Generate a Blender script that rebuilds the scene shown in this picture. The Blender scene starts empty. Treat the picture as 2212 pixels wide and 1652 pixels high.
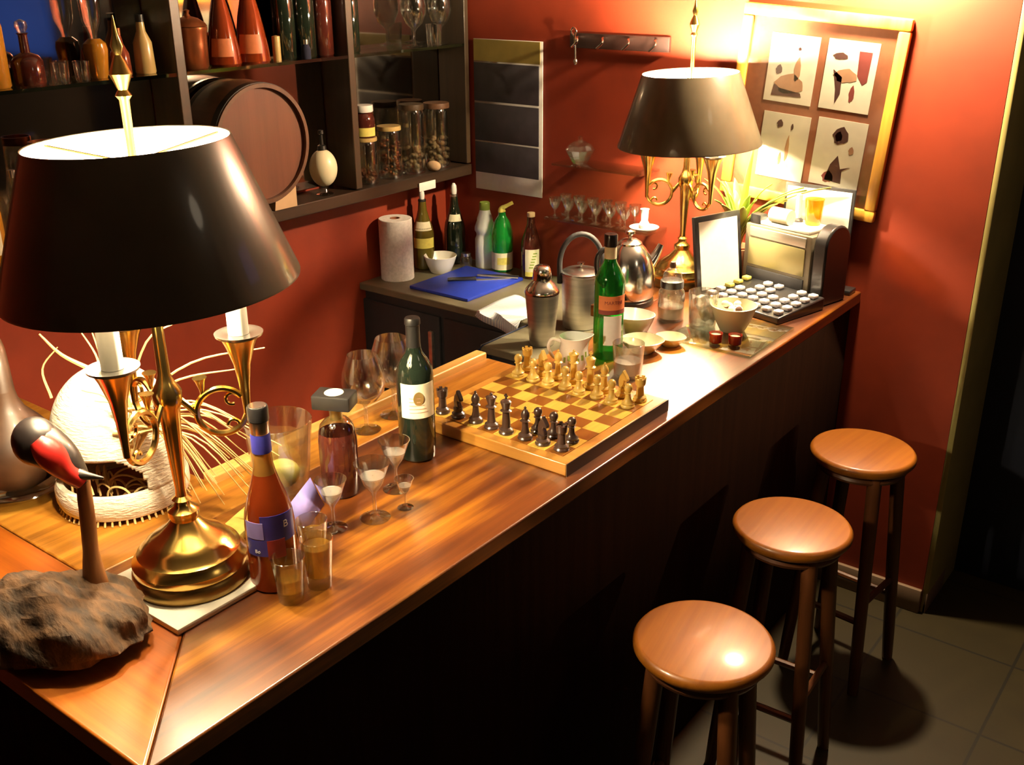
import bpy, bmesh, math, random
from math import sin, cos, pi, radians as rad
from mathutils import Matrix, Vector
random.seed(7)
S = bpy.context.scene
COL = S.collection
VR = Vector((.793, .610, 0))      # horizontal direction across the customers' view
VT = Vector((.610, -.793, 0))     # horizontal direction from the bar towards the customers

# ------------------------------------------------------------------ materials
def _new(name):
    m = bpy.data.materials.new(name); m.use_nodes = True
    nt = m.node_tree; nt.nodes.clear()
    out = nt.nodes.new('ShaderNodeOutputMaterial')
    return m, nt, out
def _coords(nt, scale=(1, 1, 1)):
    tc = nt.nodes.new('ShaderNodeTexCoord'); mp = nt.nodes.new('ShaderNodeMapping')
    mp.inputs['Scale'].default_value = scale
    nt.links.new(tc.outputs['Object'], mp.inputs['Vector'])
    return mp.outputs['Vector']
def _ramp(nt, fac, stops):
    r = nt.nodes.new('ShaderNodeValToRGB'); el = r.color_ramp.elements
    while len(el) < len(stops): el.new(.5)
    for e, (p, c) in zip(el, stops):
        e.position = p; e.color = (*c, 1)
    nt.links.new(fac, r.inputs['Fac']); return r.outputs['Color']
def pm(name, col, rough=.5, metal=0., coat=0., var=.15, scale=30., bump=0., trans=0., col2=None, spec=.5, stretch=(1, 1, 1), detail=4.):
    """painted, metal, ceramic, cloth ... : a principled surface with a noise-varied colour"""
    m, nt, out = _new(name)
    b = nt.nodes.new('ShaderNodeBsdfPrincipled')
    v = _coords(nt, stretch)
    n = nt.nodes.new('ShaderNodeTexNoise'); n.inputs['Scale'].default_value = scale; n.inputs['Detail'].default_value = detail
    nt.links.new(v, n.inputs['Vector'])
    c2 = col2 or tuple(max(0, c * (1 - var)) for c in col)
    nt.links.new(_ramp(nt, n.outputs['Fac'], [(.35, c2), (.65, col)]), b.inputs['Base Color'])
    b.inputs['Roughness'].default_value = rough; b.inputs['Metallic'].default_value = metal
    b.inputs['Coat Weight'].default_value = coat; b.inputs['Coat Roughness'].default_value = .08
    b.inputs['Transmission Weight'].default_value = trans
    b.inputs['Specular IOR Level'].default_value = spec
    if bump:
        bp = nt.nodes.new('ShaderNodeBump'); bp.inputs['Strength'].default_value = bump; bp.inputs['Distance'].default_value = .01
        nt.links.new(n.outputs['Fac'], bp.inputs['Height']); nt.links.new(bp.outputs['Normal'], b.inputs['Normal'])
    nt.links.new(b.outputs['BSDF'], out.inputs['Surface']); return m
def wood(name, stops, along='Y', rough=.3, coat=.4, scale=1.0, plank=0., spec=.5, crough=.12):
    """long grain streaks along one object axis, optional plank-to-plank tone change"""
    m, nt, out = _new(name)
    b = nt.nodes.new('ShaderNodeBsdfPrincipled')
    st = {'X': (1.1, 26, 26), 'Y': (26, 1.1, 26), 'Z': (26, 26, 1.1)}[along]
    v = _coords(nt, tuple(s * scale for s in st))
    n = nt.nodes.new('ShaderNodeTexNoise'); n.inputs['Scale'].default_value = 1.; n.inputs['Detail'].default_value = 6; n.inputs['Roughness'].default_value = .65
    nt.links.new(v, n.inputs['Vector']); fac = n.outputs['Fac']
    if plank:
        v2 = _coords(nt, tuple(s * plank for s in {'X': (.25, 1, 0), 'Y': (1, .25, 0), 'Z': (1, 1, .1)}[along]))
        n2 = nt.nodes.new('ShaderNodeTexNoise'); n2.inputs['Scale'].default_value = 1.; n2.inputs['Detail'].default_value = 2
        nt.links.new(v2, n2.inputs['Vector'])
        mx = nt.nodes.new('ShaderNodeMix'); mx.inputs['Factor'].default_value = .55
        nt.links.new(fac, mx.inputs['A']); nt.links.new(n2.outputs['Fac'], mx.inputs['B']); fac = mx.outputs['Result']
    nt.links.new(_ramp(nt, fac, stops), b.inputs['Base Color'])
    b.inputs['Roughness'].default_value = rough; b.inputs['Coat Weight'].default_value = coat; b.inputs['Coat Roughness'].default_value = crough; b.inputs['Specular IOR Level'].default_value = spec
    bp = nt.nodes.new('ShaderNodeBump'); bp.inputs['Strength'].default_value = .12; bp.inputs['Distance'].default_value = .004
    nt.links.new(n.outputs['Fac'], bp.inputs['Height']); nt.links.new(bp.outputs['Normal'], b.inputs['Normal'])
    nt.links.new(b.outputs['BSDF'], out.inputs['Surface']); return m
def thin(name, tint=(.96, .97, .96), ior=1.5, rough=.03, body=0., bodycol=(.9, .9, .9), bend=0.):
    """thin-walled glass: lets light straight through, mirrors at grazing angles"""
    m, nt, out = _new(name)
    t = nt.nodes.new('ShaderNodeBsdfTransparent'); g = nt.nodes.new('ShaderNodeBsdfGlossy')
    n = nt.nodes.new('ShaderNodeTexNoise'); n.inputs['Scale'].default_value = 14; nt.links.new(_coords(nt), n.inputs['Vector'])
    nt.links.new(_ramp(nt, n.outputs['Fac'], [(.3, tuple(c * .96 for c in tint)), (.7, tint)]), t.inputs['Color'])
    g.inputs['Roughness'].default_value = rough; g.inputs['Color'].default_value = (1, 1, 1, 1)
    f = nt.nodes.new('ShaderNodeLayerWeight'); f.inputs['Blend'].default_value = .5
    pw = nt.nodes.new('ShaderNodeMath'); pw.operation = 'POWER'; pw.inputs[1].default_value = 2.4
    nt.links.new(f.outputs['Facing'], pw.inputs[0])
    ma = nt.nodes.new('ShaderNodeMath'); ma.operation = 'MULTIPLY_ADD'; r0 = ((ior - 1) / (ior + 1)) ** 2
    ma.inputs[1].default_value = .75; ma.inputs[2].default_value = r0; nt.links.new(pw.outputs[0], ma.inputs[0])
    mx = nt.nodes.new('ShaderNodeMixShader'); nt.links.new(ma.outputs[0], mx.inputs['Fac'])
    src = t.outputs['BSDF']
    if bend:
        gl = nt.nodes.new('ShaderNodeBsdfGlass'); gl.inputs['IOR'].default_value = 1.45; gl.inputs['Roughness'].default_value = .0
        m3 = nt.nodes.new('ShaderNodeMixShader'); m3.inputs['Fac'].default_value = bend
        nt.links.new(src, m3.inputs[1]); nt.links.new(gl.outputs['BSDF'], m3.inputs[2]); src = m3.outputs['Shader']
    if body:
        d = nt.nodes.new('ShaderNodeBsdfDiffuse'); d.inputs['Color'].default_value = (*bodycol, 1)
        m2 = nt.nodes.new('ShaderNodeMixShader'); m2.inputs['Fac'].default_value = body
        nt.links.new(src, m2.inputs[1]); nt.links.new(d.outputs['BSDF'], m2.inputs[2]); src = m2.outputs['Shader']
    nt.links.new(src, mx.inputs[1]); nt.links.new(g.outputs['BSDF'], mx.inputs[2])
    nt.links.new(mx.outputs['Shader'], out.inputs['Surface']); return m
def glow(name, col, strength):
    m, nt, out = _new(name)
    e = nt.nodes.new('ShaderNodeEmission'); e.inputs['Strength'].default_value = strength
    n = nt.nodes.new('ShaderNodeTexNoise'); n.inputs['Scale'].default_value = 3; nt.links.new(_coords(nt), n.inputs['Vector'])
    nt.links.new(_ramp(nt, n.outputs['Fac'], [(.3, tuple(c * .85 for c in col)), (.7, col)]), e.inputs['Color'])
    nt.links.new(e.outputs['Emission'], out.inputs['Surface']); return m
def checker(name, a, b, scale, off):
    m, nt, out = _new(name)
    p = nt.nodes.new('ShaderNodeBsdfPrincipled'); p.inputs['Roughness'].default_value = .3; p.inputs['Coat Weight'].default_value = .3
    tc = nt.nodes.new('ShaderNodeTexCoord'); mp = nt.nodes.new('ShaderNodeMapping')
    mp.inputs['Location'].default_value = off
    nt.links.new(tc.outputs['Object'], mp.inputs['Vector'])
    c = nt.nodes.new('ShaderNodeTexChecker'); c.inputs['Scale'].default_value = scale
    n = nt.nodes.new('ShaderNodeTexNoise'); n.inputs['Scale'].default_value = 1; n.inputs['Detail'].default_value = 5
    nt.links.new(_coords(nt, (120, 8, 1)), n.inputs['Vector'])
    nt.links.new(mp.outputs['Vector'], c.inputs['Vector'])
    c.inputs['Color1'].default_value = (*a, 1)
    nt.links.new(_ramp(nt, n.outputs['Fac'], [(.3, tuple(x * .75 for x in b)), (.7, b)]), c.inputs['Color2'])
    nt.links.new(c.outputs['Color'], p.inputs['Base Color']); nt.links.new(p.outputs['BSDF'], out.inputs['Surface']); return m
def stripes(name, a, b, scale, rot=0., rough=.8):
    """woven check or printed lines"""
    m, nt, out = _new(name)
    p = nt.nodes.new('ShaderNodeBsdfPrincipled'); p.inputs['Roughness'].default_value = rough
    tc = nt.nodes.new('ShaderNodeTexCoord'); mp = nt.nodes.new('ShaderNodeMapping'); mp.inputs['Rotation'].default_value = (0, 0, rot)
    nt.links.new(tc.outputs['Object'], mp.inputs['Vector'])
    w = nt.nodes.new('ShaderNodeTexWave'); w.inputs['Scale'].default_value = scale; w.inputs['Distortion'].default_value = .6
    nt.links.new(mp.outputs['Vector'], w.inputs['Vector'])
    nt.links.new(_ramp(nt, w.outputs['Fac'], [(.35, a), (.6, b)]), p.inputs['Base Color'])
    nt.links.new(p.outputs['BSDF'], out.inputs['Surface']); return m
def tiles(name, a, b, mortar, scale):
    m, nt, out = _new(name)
    p = nt.nodes.new('ShaderNodeBsdfPrincipled'); p.inputs['Roughness'].default_value = .55
    k = nt.nodes.new('ShaderNodeTexBrick'); k.inputs['Scale'].default_value = scale; k.offset = 0
    k.inputs['Brick Width'].default_value = 1.; k.inputs['Row Height'].default_value = 1.; k.inputs['Mortar Size'].default_value = .012
    nt.links.new(_coords(nt), k.inputs['Vector'])
    n = nt.nodes.new('ShaderNodeTexNoise'); n.inputs['Scale'].default_value = 9; n.inputs['Detail'].default_value = 6; nt.links.new(_coords(nt), n.inputs['Vector'])
    nt.links.new(_ramp(nt, n.outputs['Fac'], [(.3, a), (.7, b)]), k.inputs['Color1']); nt.links.new(_ramp(nt, n.outputs['Fac'], [(.3, b), (.7, a)]), k.inputs['Color2'])
    k.inputs['Mortar'].default_value = (*mortar, 1)
    nt.links.new(k.outputs['Color'], p.inputs['Base Color']); nt.links.new(p.outputs['BSDF'], out.inputs['Surface']); return m

M = {}
M['wall'] = pm('red_plaster', (.27, .030, .006), .62, var=.18, scale=7, bump=.05)
M['plaster'] = pm('dark_plaster', (.10, .075, .06), .8, scale=5)
M['olive'] = pm('olive_paint', (.42, .36, .12), .6, scale=6)
M['tile'] = tiles('floor_tiles', (.022, .014, .0012), (.030, .020, .002), (.009, .006, .0008), 2.6)
M['skirt'] = pm('skirting_stone', (.26, .17, .11), .45, scale=10)
M['navy'] = pm('navy_door_paint', (.016, .02, .038), .55, scale=8)
M['counter'] = wood('counter_wood', [(.38, (.045, .009, .001)), (.50, (.13, .034, .003)), (.60, (.34, .122, .008)), (.72, (.64, .31, .03))], 'Y', .34, 1., plank=7., crough=.27)
M['counter_x'] = wood('return_wood', [(.32, (.10, .02, .002)), (.50, (.36, .085, .006)), (.70, (.58, .20, .02))], 'X', .34, 1., plank=6., crough=.27)
M['ledge'] = wood('ledge_wood', [(.30, (.16, .055, .006)), (.50, (.36, .14, .015)), (.72, (.54, .26, .035))], 'Y', .35, .4)
M['lip'] = wood('pale_lip_wood', [(.30, (.48, .25, .06)), (.60, (.66, .40, .12))], 'Y', .35, .3)
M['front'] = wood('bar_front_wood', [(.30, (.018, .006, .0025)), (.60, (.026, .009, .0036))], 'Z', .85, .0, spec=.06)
M['shelf'] = wood('shelf_wood', [(.30, (.018, .010, .006)), (.60, (.040, .022, .012))], 'Y', .4, .2)
M['post'] = wood('shelf_post_wood', [(.30, (.030, .018, .009)), (.60, (.055, .032, .015))], 'Z', .45, .2)
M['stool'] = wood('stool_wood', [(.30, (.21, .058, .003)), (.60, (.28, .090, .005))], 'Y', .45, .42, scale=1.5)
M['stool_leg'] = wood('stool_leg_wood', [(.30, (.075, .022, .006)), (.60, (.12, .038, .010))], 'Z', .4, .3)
M['board'] = wood('chessboard_frame_wood', [(.30, (.34, .14, .018)), (.60, (.48, .23, .04))], 'X', .35, .3)
M['board_shaded'] = wood('chessboard_shaded_wood', [(.30, (.06, .03, .012)), (.60, (.10, .05, .02))], 'Y', .4, .2)  # darker than the frame wood: shade put into the colour
M['chess'] = checker('chess_squares', (.22, .080, .010), (.76, .50, .085), 1 / .0465, (.0, .0, .004))
M['pc_dark'] = wood('dark_piece_wood', [(.3, (.028, .015, .012)), (.6, (.055, .03, .022))], 'Z', .3, .4)
M['pc_light'] = wood('light_piece_wood', [(.3, (.58, .36, .065)), (.6, (.72, .50, .12))], 'Z', .35, .4)
M['brass'] = pm('polished_brass', (.86, .58, .17), .2, 1., var=.12, scale=12)
M['brass_dark'] = pm('aged_brass', (.30, .19, .06), .35, 1., scale=14)
M['shade'] = pm('black_lacquered_tin', (.125, .098, .062), .34, 0., .6, var=.4, scale=5)
M['lining'] = pm('cream_shade_lining', (.90, .86, .76), .7, var=.04)
M['candle'] = pm('white_candle_sleeve', (.90, .87, .78), .5, var=.04)
M['bulb'] = glow('lamp_bulb_glow', (1., .80, .50), 2300)
M['bulb_far'] = glow('far_lamp_bulb_glow', (1., .80, .50), 4500)
M['mat'] = pm('cream_mat', (.86, .80, .66), .7, var=.06, scale=40)
M['steel'] = pm('brushed_steel', (.82, .78, .70), .40, 1., var=.2, scale=6, stretch=(1, 1, 12))
M['chrome'] = pm('chrome', (.88, .86, .82), .16, 1., var=.05)
M['steel_top'] = pm('worktop_laminate', (.17, .15, .095), .38, 0., var=.2, scale=15)
M['black'] = pm('black_plastic', (.018, .017, .018), .3, coat=.3, scale=20)
M['black_matt'] = pm('matt_black', (.022, .020, .022), .65, scale=20)
M['white'] = pm('white_porcelain', (.86, .85, .80), .25, coat=.4, var=.03)
M['paper'] = pm('white_paper', (.86, .84, .79), .85, var=.04, scale=60)
M['cream'] = pm('cream_porcelain', (.80, .78, .56), .3, coat=.4, var=.06, scale=18)
M['ivory'] = pm('ivory_eggshell', (.86, .80, .55), .38, coat=.2, var=.06, scale=8)
M['glass'] = thin('clear_glass', ior=2.0, bend=.18)
M['glass_thick'] = thin('thick_clear_glass', (.88, .90, .87), 2.0, .05, bend=.22)
M['shelf_glass'] = thin('shelf_glass', (.78, .88, .82), 1.5, .02)
M['pane'] = thin('picture_glass', (.97, .97, .96), 1.45, .06)
M['mirror'] = pm('dark_mirror', (.40, .36, .31), .06, 1., var=.1, scale=4)
M['green_glass'] = thin('green_bottle_glass', (.10, .58, .14), 1.5, .04, .16, (.03, .40, .07))
M['green_pet'] = thin('green_plastic', (.04, .55, .10), 1.4, .08, .35, (.02, .45, .06))
M['dark_green'] = pm('dark_wine_glass', (.010, .016, .010), .06, coat=.6, scale=9)
M['olive_glass'] = pm('olive_bottle_glass', (.11, .085, .012), .10, coat=.6, scale=9)
M['milky'] = pm('milky_plastic', (.86, .90, .86), .4, trans=.1, scale=9)
M['amber'] = pm('amber_liqueur', (.34, .055, .010), .07, coat=.7, trans=.25, scale=5, col2=(.22, .028, .006))
M['amber_up'] = pm('amber_neck_glass', (.55, .26, .05), .08, coat=.6, trans=.5, scale=8)
M['cognac'] = pm('dark_cognac', (.085, .018, .012), .10, coat=.5, trans=.15, scale=7)
M['whisky'] = thin('amber_drink', (1., .80, .34), 1.5, .05, .12, (.85, .50, .07))
M['drink'] = thin('pale_drink', (.92, .92, .88), 1.5, .05, .5, (.85, .84, .78))
M['blue'] = pm('royal_blue_label', (.035, .035, .28), .4, scale=40)
M['lilac'] = pm('lilac_print', (.34, .30, .80), .6, scale=25)
M['redlab'] = pm('red_label', (.42, .05, .05), .45, scale=40)
M['orangelab'] = pm('orange_label', (.70, .22, .08), .5, scale=40)
M['label'] = pm('cream_label', (.84, .79, .56), .6, var=.14, scale=45)
M['yellowlab'] = pm('yellow_label', (.80, .72, .16), .55, scale=60)
M['silver'] = pm('silver_foil', (.72, .70, .66), .25, 1., scale=30)
M['foil'] = pm('black_foil', (.014, .013, .012), .4, .0, scale=30)
M['gold_foil'] = pm('gold_foil', (.80, .62, .22), .3, .8, scale=30)
M['cuttingboard'] = pm('blue_cutting_board', (.018, .045, .46), .45, scale=60, var=.1)
M['red_glass'] = pm('red_glass', (.45, .02, .012), .1, coat=.6, trans=.3, scale=9)
M['gourd'] = pm('gourd_skin', (.075, .034, .014), .5, coat=.05, scale=11, col2=(.030, .013, .006))
M['drift'] = pm('driftwood_bark', (.12, .058, .022), .8, scale=26, col2=(.022, .011, .005), bump=1., detail=8, stretch=(1, 2.2, 1))
M['stick'] = wood('stick_wood', [(.3, (.16, .06, .018)), (.6, (.30, .12, .035))], 'Z', .5, .1)
M['bird_black'] = pm('bird_black_paint', (.018, .013, .012), .4, coat=.2)
M['bird_red'] = pm('bird_red_paint', (.62, .025, .018), .4, coat=.3)
M['straw'] = pm('dry_straw', (.72, .50, .20), .7, scale=50)
M['wicker'] = pm('white_wicker', (.84, .78, .62), .7, scale=70, bump=.5, stretch=(1, 1, 4))
M['copper'] = pm('copper_red', (.32, .10, .035), .28, .7, scale=14)
M['barrel_side'] = wood('barrel_stave_wood', [(.3, (.07, .03, .015)), (.6, (.13, .06, .028))], 'X', .5, .1)
M['barrel_face'] = wood('barrel_head_wood', [(.3, (.10, .032, .015)), (.6, (.15, .05, .023))], 'Z', .5, .1, scale=.6)
M['frame'] = wood('gilt_frame_wood', [(.3, (.50, .23, .03)), (.6, (.72, .38, .06))], 'Z', .35, .3)
M['mount'] = pm('brown_mount_card', (.33, .115, .055), .8, scale=40)
M['card'] = pm('white_card', (.86, .82, .70), .8, var=.05, scale=40)
M['ink_dark'] = pm('print_dark_brown', (.09, .035, .03), .8)
M['ink_red'] = pm('print_maroon', (.25, .05, .045), .8)
M['ink_tan'] = pm('print_tan', (.50, .28, .17), .8)
M['cal_dark'] = pm('calendar_navy', (.045, .040, .050), .5, scale=14, var=.35)
M['cal_band'] = pm('calendar_gold_band', (.34, .26, .06), .6, scale=9, var=.25)
M['leaf'] = pm('plant_leaf', (.26, .38, .06), .45, scale=20, stretch=(1, 1, .2))
M['leaf_y'] = pm('variegated_leaf', (.52, .52, .12), .45, scale=20)
M['terracotta'] = pm('terracotta', (.42, .17, .08), .8)
M['rail'] = pm('dark_rail_paint', (.035, .012, .008), .5)
M['day'] = pm('day_print', (.085, .08, .085), .6)
M['towel'] = stripes('checked_tea_towel', (.52, .60, .72), (.84, .86, .86), 40, .6)
M['apron'] = pm('navy_cloth', (.012, .017, .045), .9, scale=60)
M['roll'] = pm('paper_towel', (.92, .88, .84), .95, scale=90, bump=.15)
M['cocoa'] = pm('dark_cookie', (.10, .04, .02), .8, scale=40)
M['cork'] = pm('cork', (.62, .42, .24), .85, scale=60)
M['key'] = pm('white_keys', (.72, .70, .72), .4, var=.08, scale=40)
M['lcd'] = pm('register_band', (.42, .36, .16), .3, .4, scale=5)
M['reg'] = pm('register_body', (.20, .165, .11), .4, .2, scale=8)
M['screen'] = glow('television_blue', (.05, .12, .55), .7)
M['ink_white'] = pm('white_print', (.86, .86, .90), .6, var=.02)
M['sauce'] = pm('reddish_spirit', (.28, .06, .03), .1, coat=.6, trans=.2, scale=9)
M['honey'] = pm('honey_spirit', (.70, .30, .03), .12, coat=.5, trans=.3, scale=7)
M['paleyellow'] = pm('pale_cream_liqueur', (.58, .42, .16), .3, coat=.3, scale=7)
M['peach'] = pm('peach_wax', (.62, .42, .24), .5, scale=12)

# ------------------------------------------------------------------ mesh building
class MB:
    def __init__(s): s.v = []; s.f = []
    def add(s, vs, fs, mat=None):
        n = len(s.v)
        for p in vs:
            p = Vector(p); s.v.append(mat @ p if mat else p)
        s.f += [tuple(i + n for i in f) for f in fs]; return s
    def box(s, c, size, bev=.0, mat=None, seg=2):
        bm = bmesh.new(); bmesh.ops.create_cube(bm, size=1)
        for v in bm.verts: v.co = Vector((v.co.x * size[0], v.co.y * size[1], v.co.z * size[2]))
        if bev: bmesh.ops.bevel(bm, geom=bm.edges[:], offset=bev, segments=seg, affect='EDGES', profile=.5)
        bm.verts.index_update(); c = Vector(c)
        s.add([v.co + c for v in bm.verts], [tuple(v.index for v in f.verts) for f in bm.faces], mat); bm.free(); return s
    def lathe(s, prof, c=(0, 0, 0), seg=32, a0=0., a1=2 * pi, mat=None, sq=None):
        full = abs(a1 - a0 - 2 * pi) < 1e-6; n = seg if full else seg + 1
        vs, fs = [], []; c = Vector(c)
        for r, z in prof:
            for i in range(n):
                a = a0 + (a1 - a0) * i / seg
                vs.append(Vector((r * cos(a), r * sin(a), z)) + c)
        for j in range(len(prof) - 1):
            for i in range(seg):
                k = (i + 1) % n if full else i + 1
                fs.append((j * n + i, j * n + k, (j + 1) * n + k, (j + 1) * n + i))
        return s.add(vs, fs, mat)
    def tube(s, pts, r, seg=10, mat=None, caps=True):
        pts = [Vector(p) for p in pts]; rs = r if isinstance(r, (list, tuple)) else [r] * len(pts)
        vs, fs = [], []; up = None
        for i, p in enumerate(pts):
            d = (pts[min(i + 1, len(pts) - 1)] - pts[max(i - 1, 0)]).normalized()
            if up is None:
                up = Vector((0, 0, 1)) if abs(d.z) < .9 else Vector((1, 0, 0))
            u = (up - d * up.dot(d)).normalized(); w = d.cross(u); up = u
            for k in range(seg):
                a = 2 * pi * k / seg; vs.append(p + (u * cos(a) + w * sin(a)) * rs[i])
        for i in range(len(pts) - 1):
            for k in range(seg):
                k2 = (k + 1) % seg
                fs.append((i * seg + k, i * seg + k2, (i + 1) * seg + k2, (i + 1) * seg + k))
        if caps:
            fs.append(tuple(reversed(range(seg)))); fs.append(tuple((len(pts) - 1) * seg + k for k in range(seg)))
        return s.add(vs, fs, mat)
    def prism(s, poly, z0, z1, mat=None):
        n = len(poly)
        vs = [(x, y, z0) for x, y in poly] + [(x, y, z1) for x, y in poly]
        fs = [tuple(reversed(range(n))), tuple(range(n, 2 * n))] + [(i, (i + 1) % n, n + (i + 1) % n, n + i) for i in range(n)]
        return s.add(vs, fs, mat)
    def sphere(s, c, r, seg=20, ring=12, mat=None):
        r = r if isinstance(r, (tuple, list)) else (r, r, r)
        prof = [(sin(pi * i / ring), -cos(pi * i / ring)) for i in range(ring + 1)]
        prof[0] = (0.0005, -1); prof[-1] = (0.0005, 1)
        mm = Matrix.Translation(Vector(c)) @ Matrix.Diagonal((*r, 1))
        return s.lathe(prof, seg=seg, mat=mat @ mm if mat else mm)
    def build(s, name, mat, parent=None, label=None, sharp=38, bev=0., solid=0., sub=0):
        me = bpy.data.meshes.new(name); me.from_pydata(s.v, [], s.f)
        bm = bmesh.new(); bm.from_mesh(me); bmesh.ops.remove_doubles(bm, verts=bm.verts[:], dist=1e-6)
        bmesh.ops.recalc_face_normals(bm, faces=bm.faces[:]); bm.to_mesh(me); bm.free()
        me.polygons.foreach_set('use_smooth', [True] * len(me.polygons)); me.set_sharp_from_angle(angle=rad(sharp)); me.update()
        me.materials.append(M[mat] if isinstance(mat, str) else mat)
        o = bpy.data.objects.new(name, me); COL.objects.link(o)
        if parent: o.parent = parent
        if label: o['label'] = label
        if solid:
            md = o.modifiers.new('thickness', 'SOLIDIFY'); md.thickness = solid; md.offset = 0
        if sub:
            md = o.modifiers.new('smooth', 'SUBSURF'); md.levels = sub; md.render_levels = sub
        if bev:
            md = o.modifiers.new('edges', 'BEVEL'); md.width = bev; md.segments = 2; md.limit_method = 'ANGLE'
        return o
def tag(o, label, cat, group=None):
    o['label'] = label; o['category'] = cat
    if group: o['group'] = group
    return o
def thing(name, label, cat, loc=(0, 0, 0), rz=0., group=None):
    o = bpy.data.objects.new(name, None); o.empty_display_size = .05; COL.objects.link(o)
    o.location = loc; o.rotation_euler = (0, 0, rz)
    return tag(o, label, cat, group)
def solo(mb, name, mat, label, cat, loc=(0, 0, 0), rz=0., group=None, **k):
    o = mb.build(name, mat, **k); o.location = loc; o.rotation_euler = (0, 0, rz)
    return tag(o, label, cat, group)
def struct(mb, name, mat, parent=None, **k):
    o = mb.build(name, mat, parent, **k); o['kind'] = 'structure'; return o
def dup(root, loc, rz=0., label=None, group=None, scale=None):
    r = root.copy(); COL.objects.link(r); r.location = loc; r.rotation_euler = (0, 0, rz)
    if label: r['label'] = label
    if group: r['group'] = group
    if scale: r.scale = (scale,) * 3
    for ch in list(root.children):
        c = ch.copy(); COL.objects.link(c); c.parent = r
        for g in list(ch.children):
            d = g.copy(); COL.objects.link(d); d.parent = c
    return r
def arc(c, r, a0, a1, n, u, w):
    c, u, w = Vector(c), Vector(u), Vector(w)
    return [c + u * (r * cos(a0 + (a1 - a0) * i / n)) + w * (r * sin(a0 + (a1 - a0) * i / n)) for i in range(n + 1)]
def smoothpts(pts, n=6):
    """Catmull-Rom through points"""
    P = [Vector(p) for p in pts]; P = [P[0] * 2 - P[1]] + P + [P[-1] * 2 - P[-2]]; out = []
    for i in range(1, len(P) - 2):
        for k in range(n):
            t = k / n; a, b, c, d = P[i - 1:i + 3]
            out.append(.5 * ((2 * b) + (c - a) * t + (2 * a - 5 * b + 4 * c - d) * t * t + (3 * b - a - 3 * c + d) * t ** 3))
    out.append(P[-2]); return out
def lerp(a, b, n): return [a + (b - a) * i / (n - 1) for i in range(n)]
def text(s, size, mat, parent, name='lettering', radius=0., ang=0., z=0., loc=None, rot=None, extrude=.0004, label=None):
    cu = bpy.data.curves.new('letters', 'FONT'); cu.body = s; cu.size = size; cu.align_x = 'CENTER'; cu.align_y = 'CENTER'; cu.extrude = extrude
    tmp = bpy.data.objects.new('letters', cu); me = bpy.data.meshes.new_from_object(tmp)
    bpy.data.objects.remove(tmp)
    if radius:
        for v in me.vertices:
            a = ang + v.co.x / radius; rr = radius + v.co.z
            v.co = Vector((rr * cos(a), rr * sin(a), z + v.co.y))
    me.materials.append(M[mat]); me.name = name
    o = bpy.data.objects.new(name, me); COL.objects.link(o); o.parent = parent
    if loc: o.location = loc
    if rot: o.rotation_euler = rot
    if label: o['label'] = label
    return o
FACE = -pi / 4     # bearing on which customers look at the bottles
def shell(outer, wall, floor):
    """closed glass wall: outer profile up, inner profile down"""
    inner = [(max(r - wall, .0005), z) for r, z in outer if z > floor]
    return [(.0005, outer[0][1])] + outer + list(reversed(inner)) + [(.0005, floor)]

# ------------------------------------------------------------------ the room
BAR_X, BAR_Y0, WALL_Y, TOP = -1.047, .555, 3.2, 1.08
struct(MB().box((0, .5, -.05), (6.2, 6.4, .1)), 'floor', 'tile')
struct(MB().box((0, .5, 2.95), (6.2, 6.4, .1)), 'ceiling', 'plaster')
struct(MB().box((-1.85, 3.4, 1.45), (2.27, .4, 2.9)), 'wall_back', 'wall')
struct(MB().box((-2.9, .5, 1.45), (.2, 5.4, 2.9)), 'wall_left', 'wall')
struct(MB().box((1.65, 3.63, 1.45), (2.9, .1, 2.9)), 'wall_back_lounge', 'plaster')
struct(MB().box((3.05, .5, 1.45), (.1, 6.2, 2.9)), 'wall_right', 'plaster')
struct(MB().box((0, -2.45, 1.45), (6.2, .1, 2.9)), 'wall_front', 'plaster')
struct(MB().box((-.706, 3.402, 1.45), (.018, .404, 2.9), .003), 'trim_1', 'olive')
struct(MB().box((-.895, 3.192, .045), (.36, .016, .09), .004).box((-.702, 3.30, .04), (.012, .2, .08), .003), 'baseboard_back', 'skirt')
d = MB().box((-.20, 3.56, 1.05), (1.0, .04, 2.1), .004)
d1 = struct(d, 'door_1', 'navy')
struct(MB().box((.0, 3.535, 1.5), (.42, .01, .8), .004).box((.0, 3.535, .55), (.42, .01, .7), .004), 'door_panel', 'navy', d1)
struct(MB().box((-.20, 3.59, 2.5), (1.0, .06, .8)), 'wall_above_door', 'plaster')

# ------------------------------------------------------------------ bar counter
bar = thing('bar_counter', 'long varnished wooden bar counter turning a corner in front of the lamp', 'bar counter')
MB().prism([(BAR_X, BAR_Y0), (BAR_X, 3.198), (-1.53, 3.198), (-1.53, .7765), (-1.2665, .7765)], TOP - .038, TOP).build('countertop', 'counter', bar, bev=.004)
MB().prism([(BAR_X - .002, BAR_Y0), (-1.2675, .7755), (-2.798, .7755), (-2.798, BAR_Y0)], TOP - .038, TOP).build('return_top', 'counter_x', bar, bev=.004)
MB().prism([(-1.533, .779), (-1.533, 2.03), (-1.645, 2.03), (-1.645, 1.13), (-2.798, 1.13), (-2.798, .779)], TOP - .038, TOP - .002).build('rear_plank', 'ledge', bar, bev=.003)
MB().box((-1.664, 1.58, TOP - .012), (.036, .90, .052)).build('rear_lip', 'lip', bar, 'pale raised wooden strip', bev=.004)
MB().prism([(-1.532, 2.575), (-1.532, 3.198), (-1.672, 3.198), (-1.672, 2.575)], TOP - .038, TOP).build('end_shelf', 'counter', bar, bev=.003)
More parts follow.
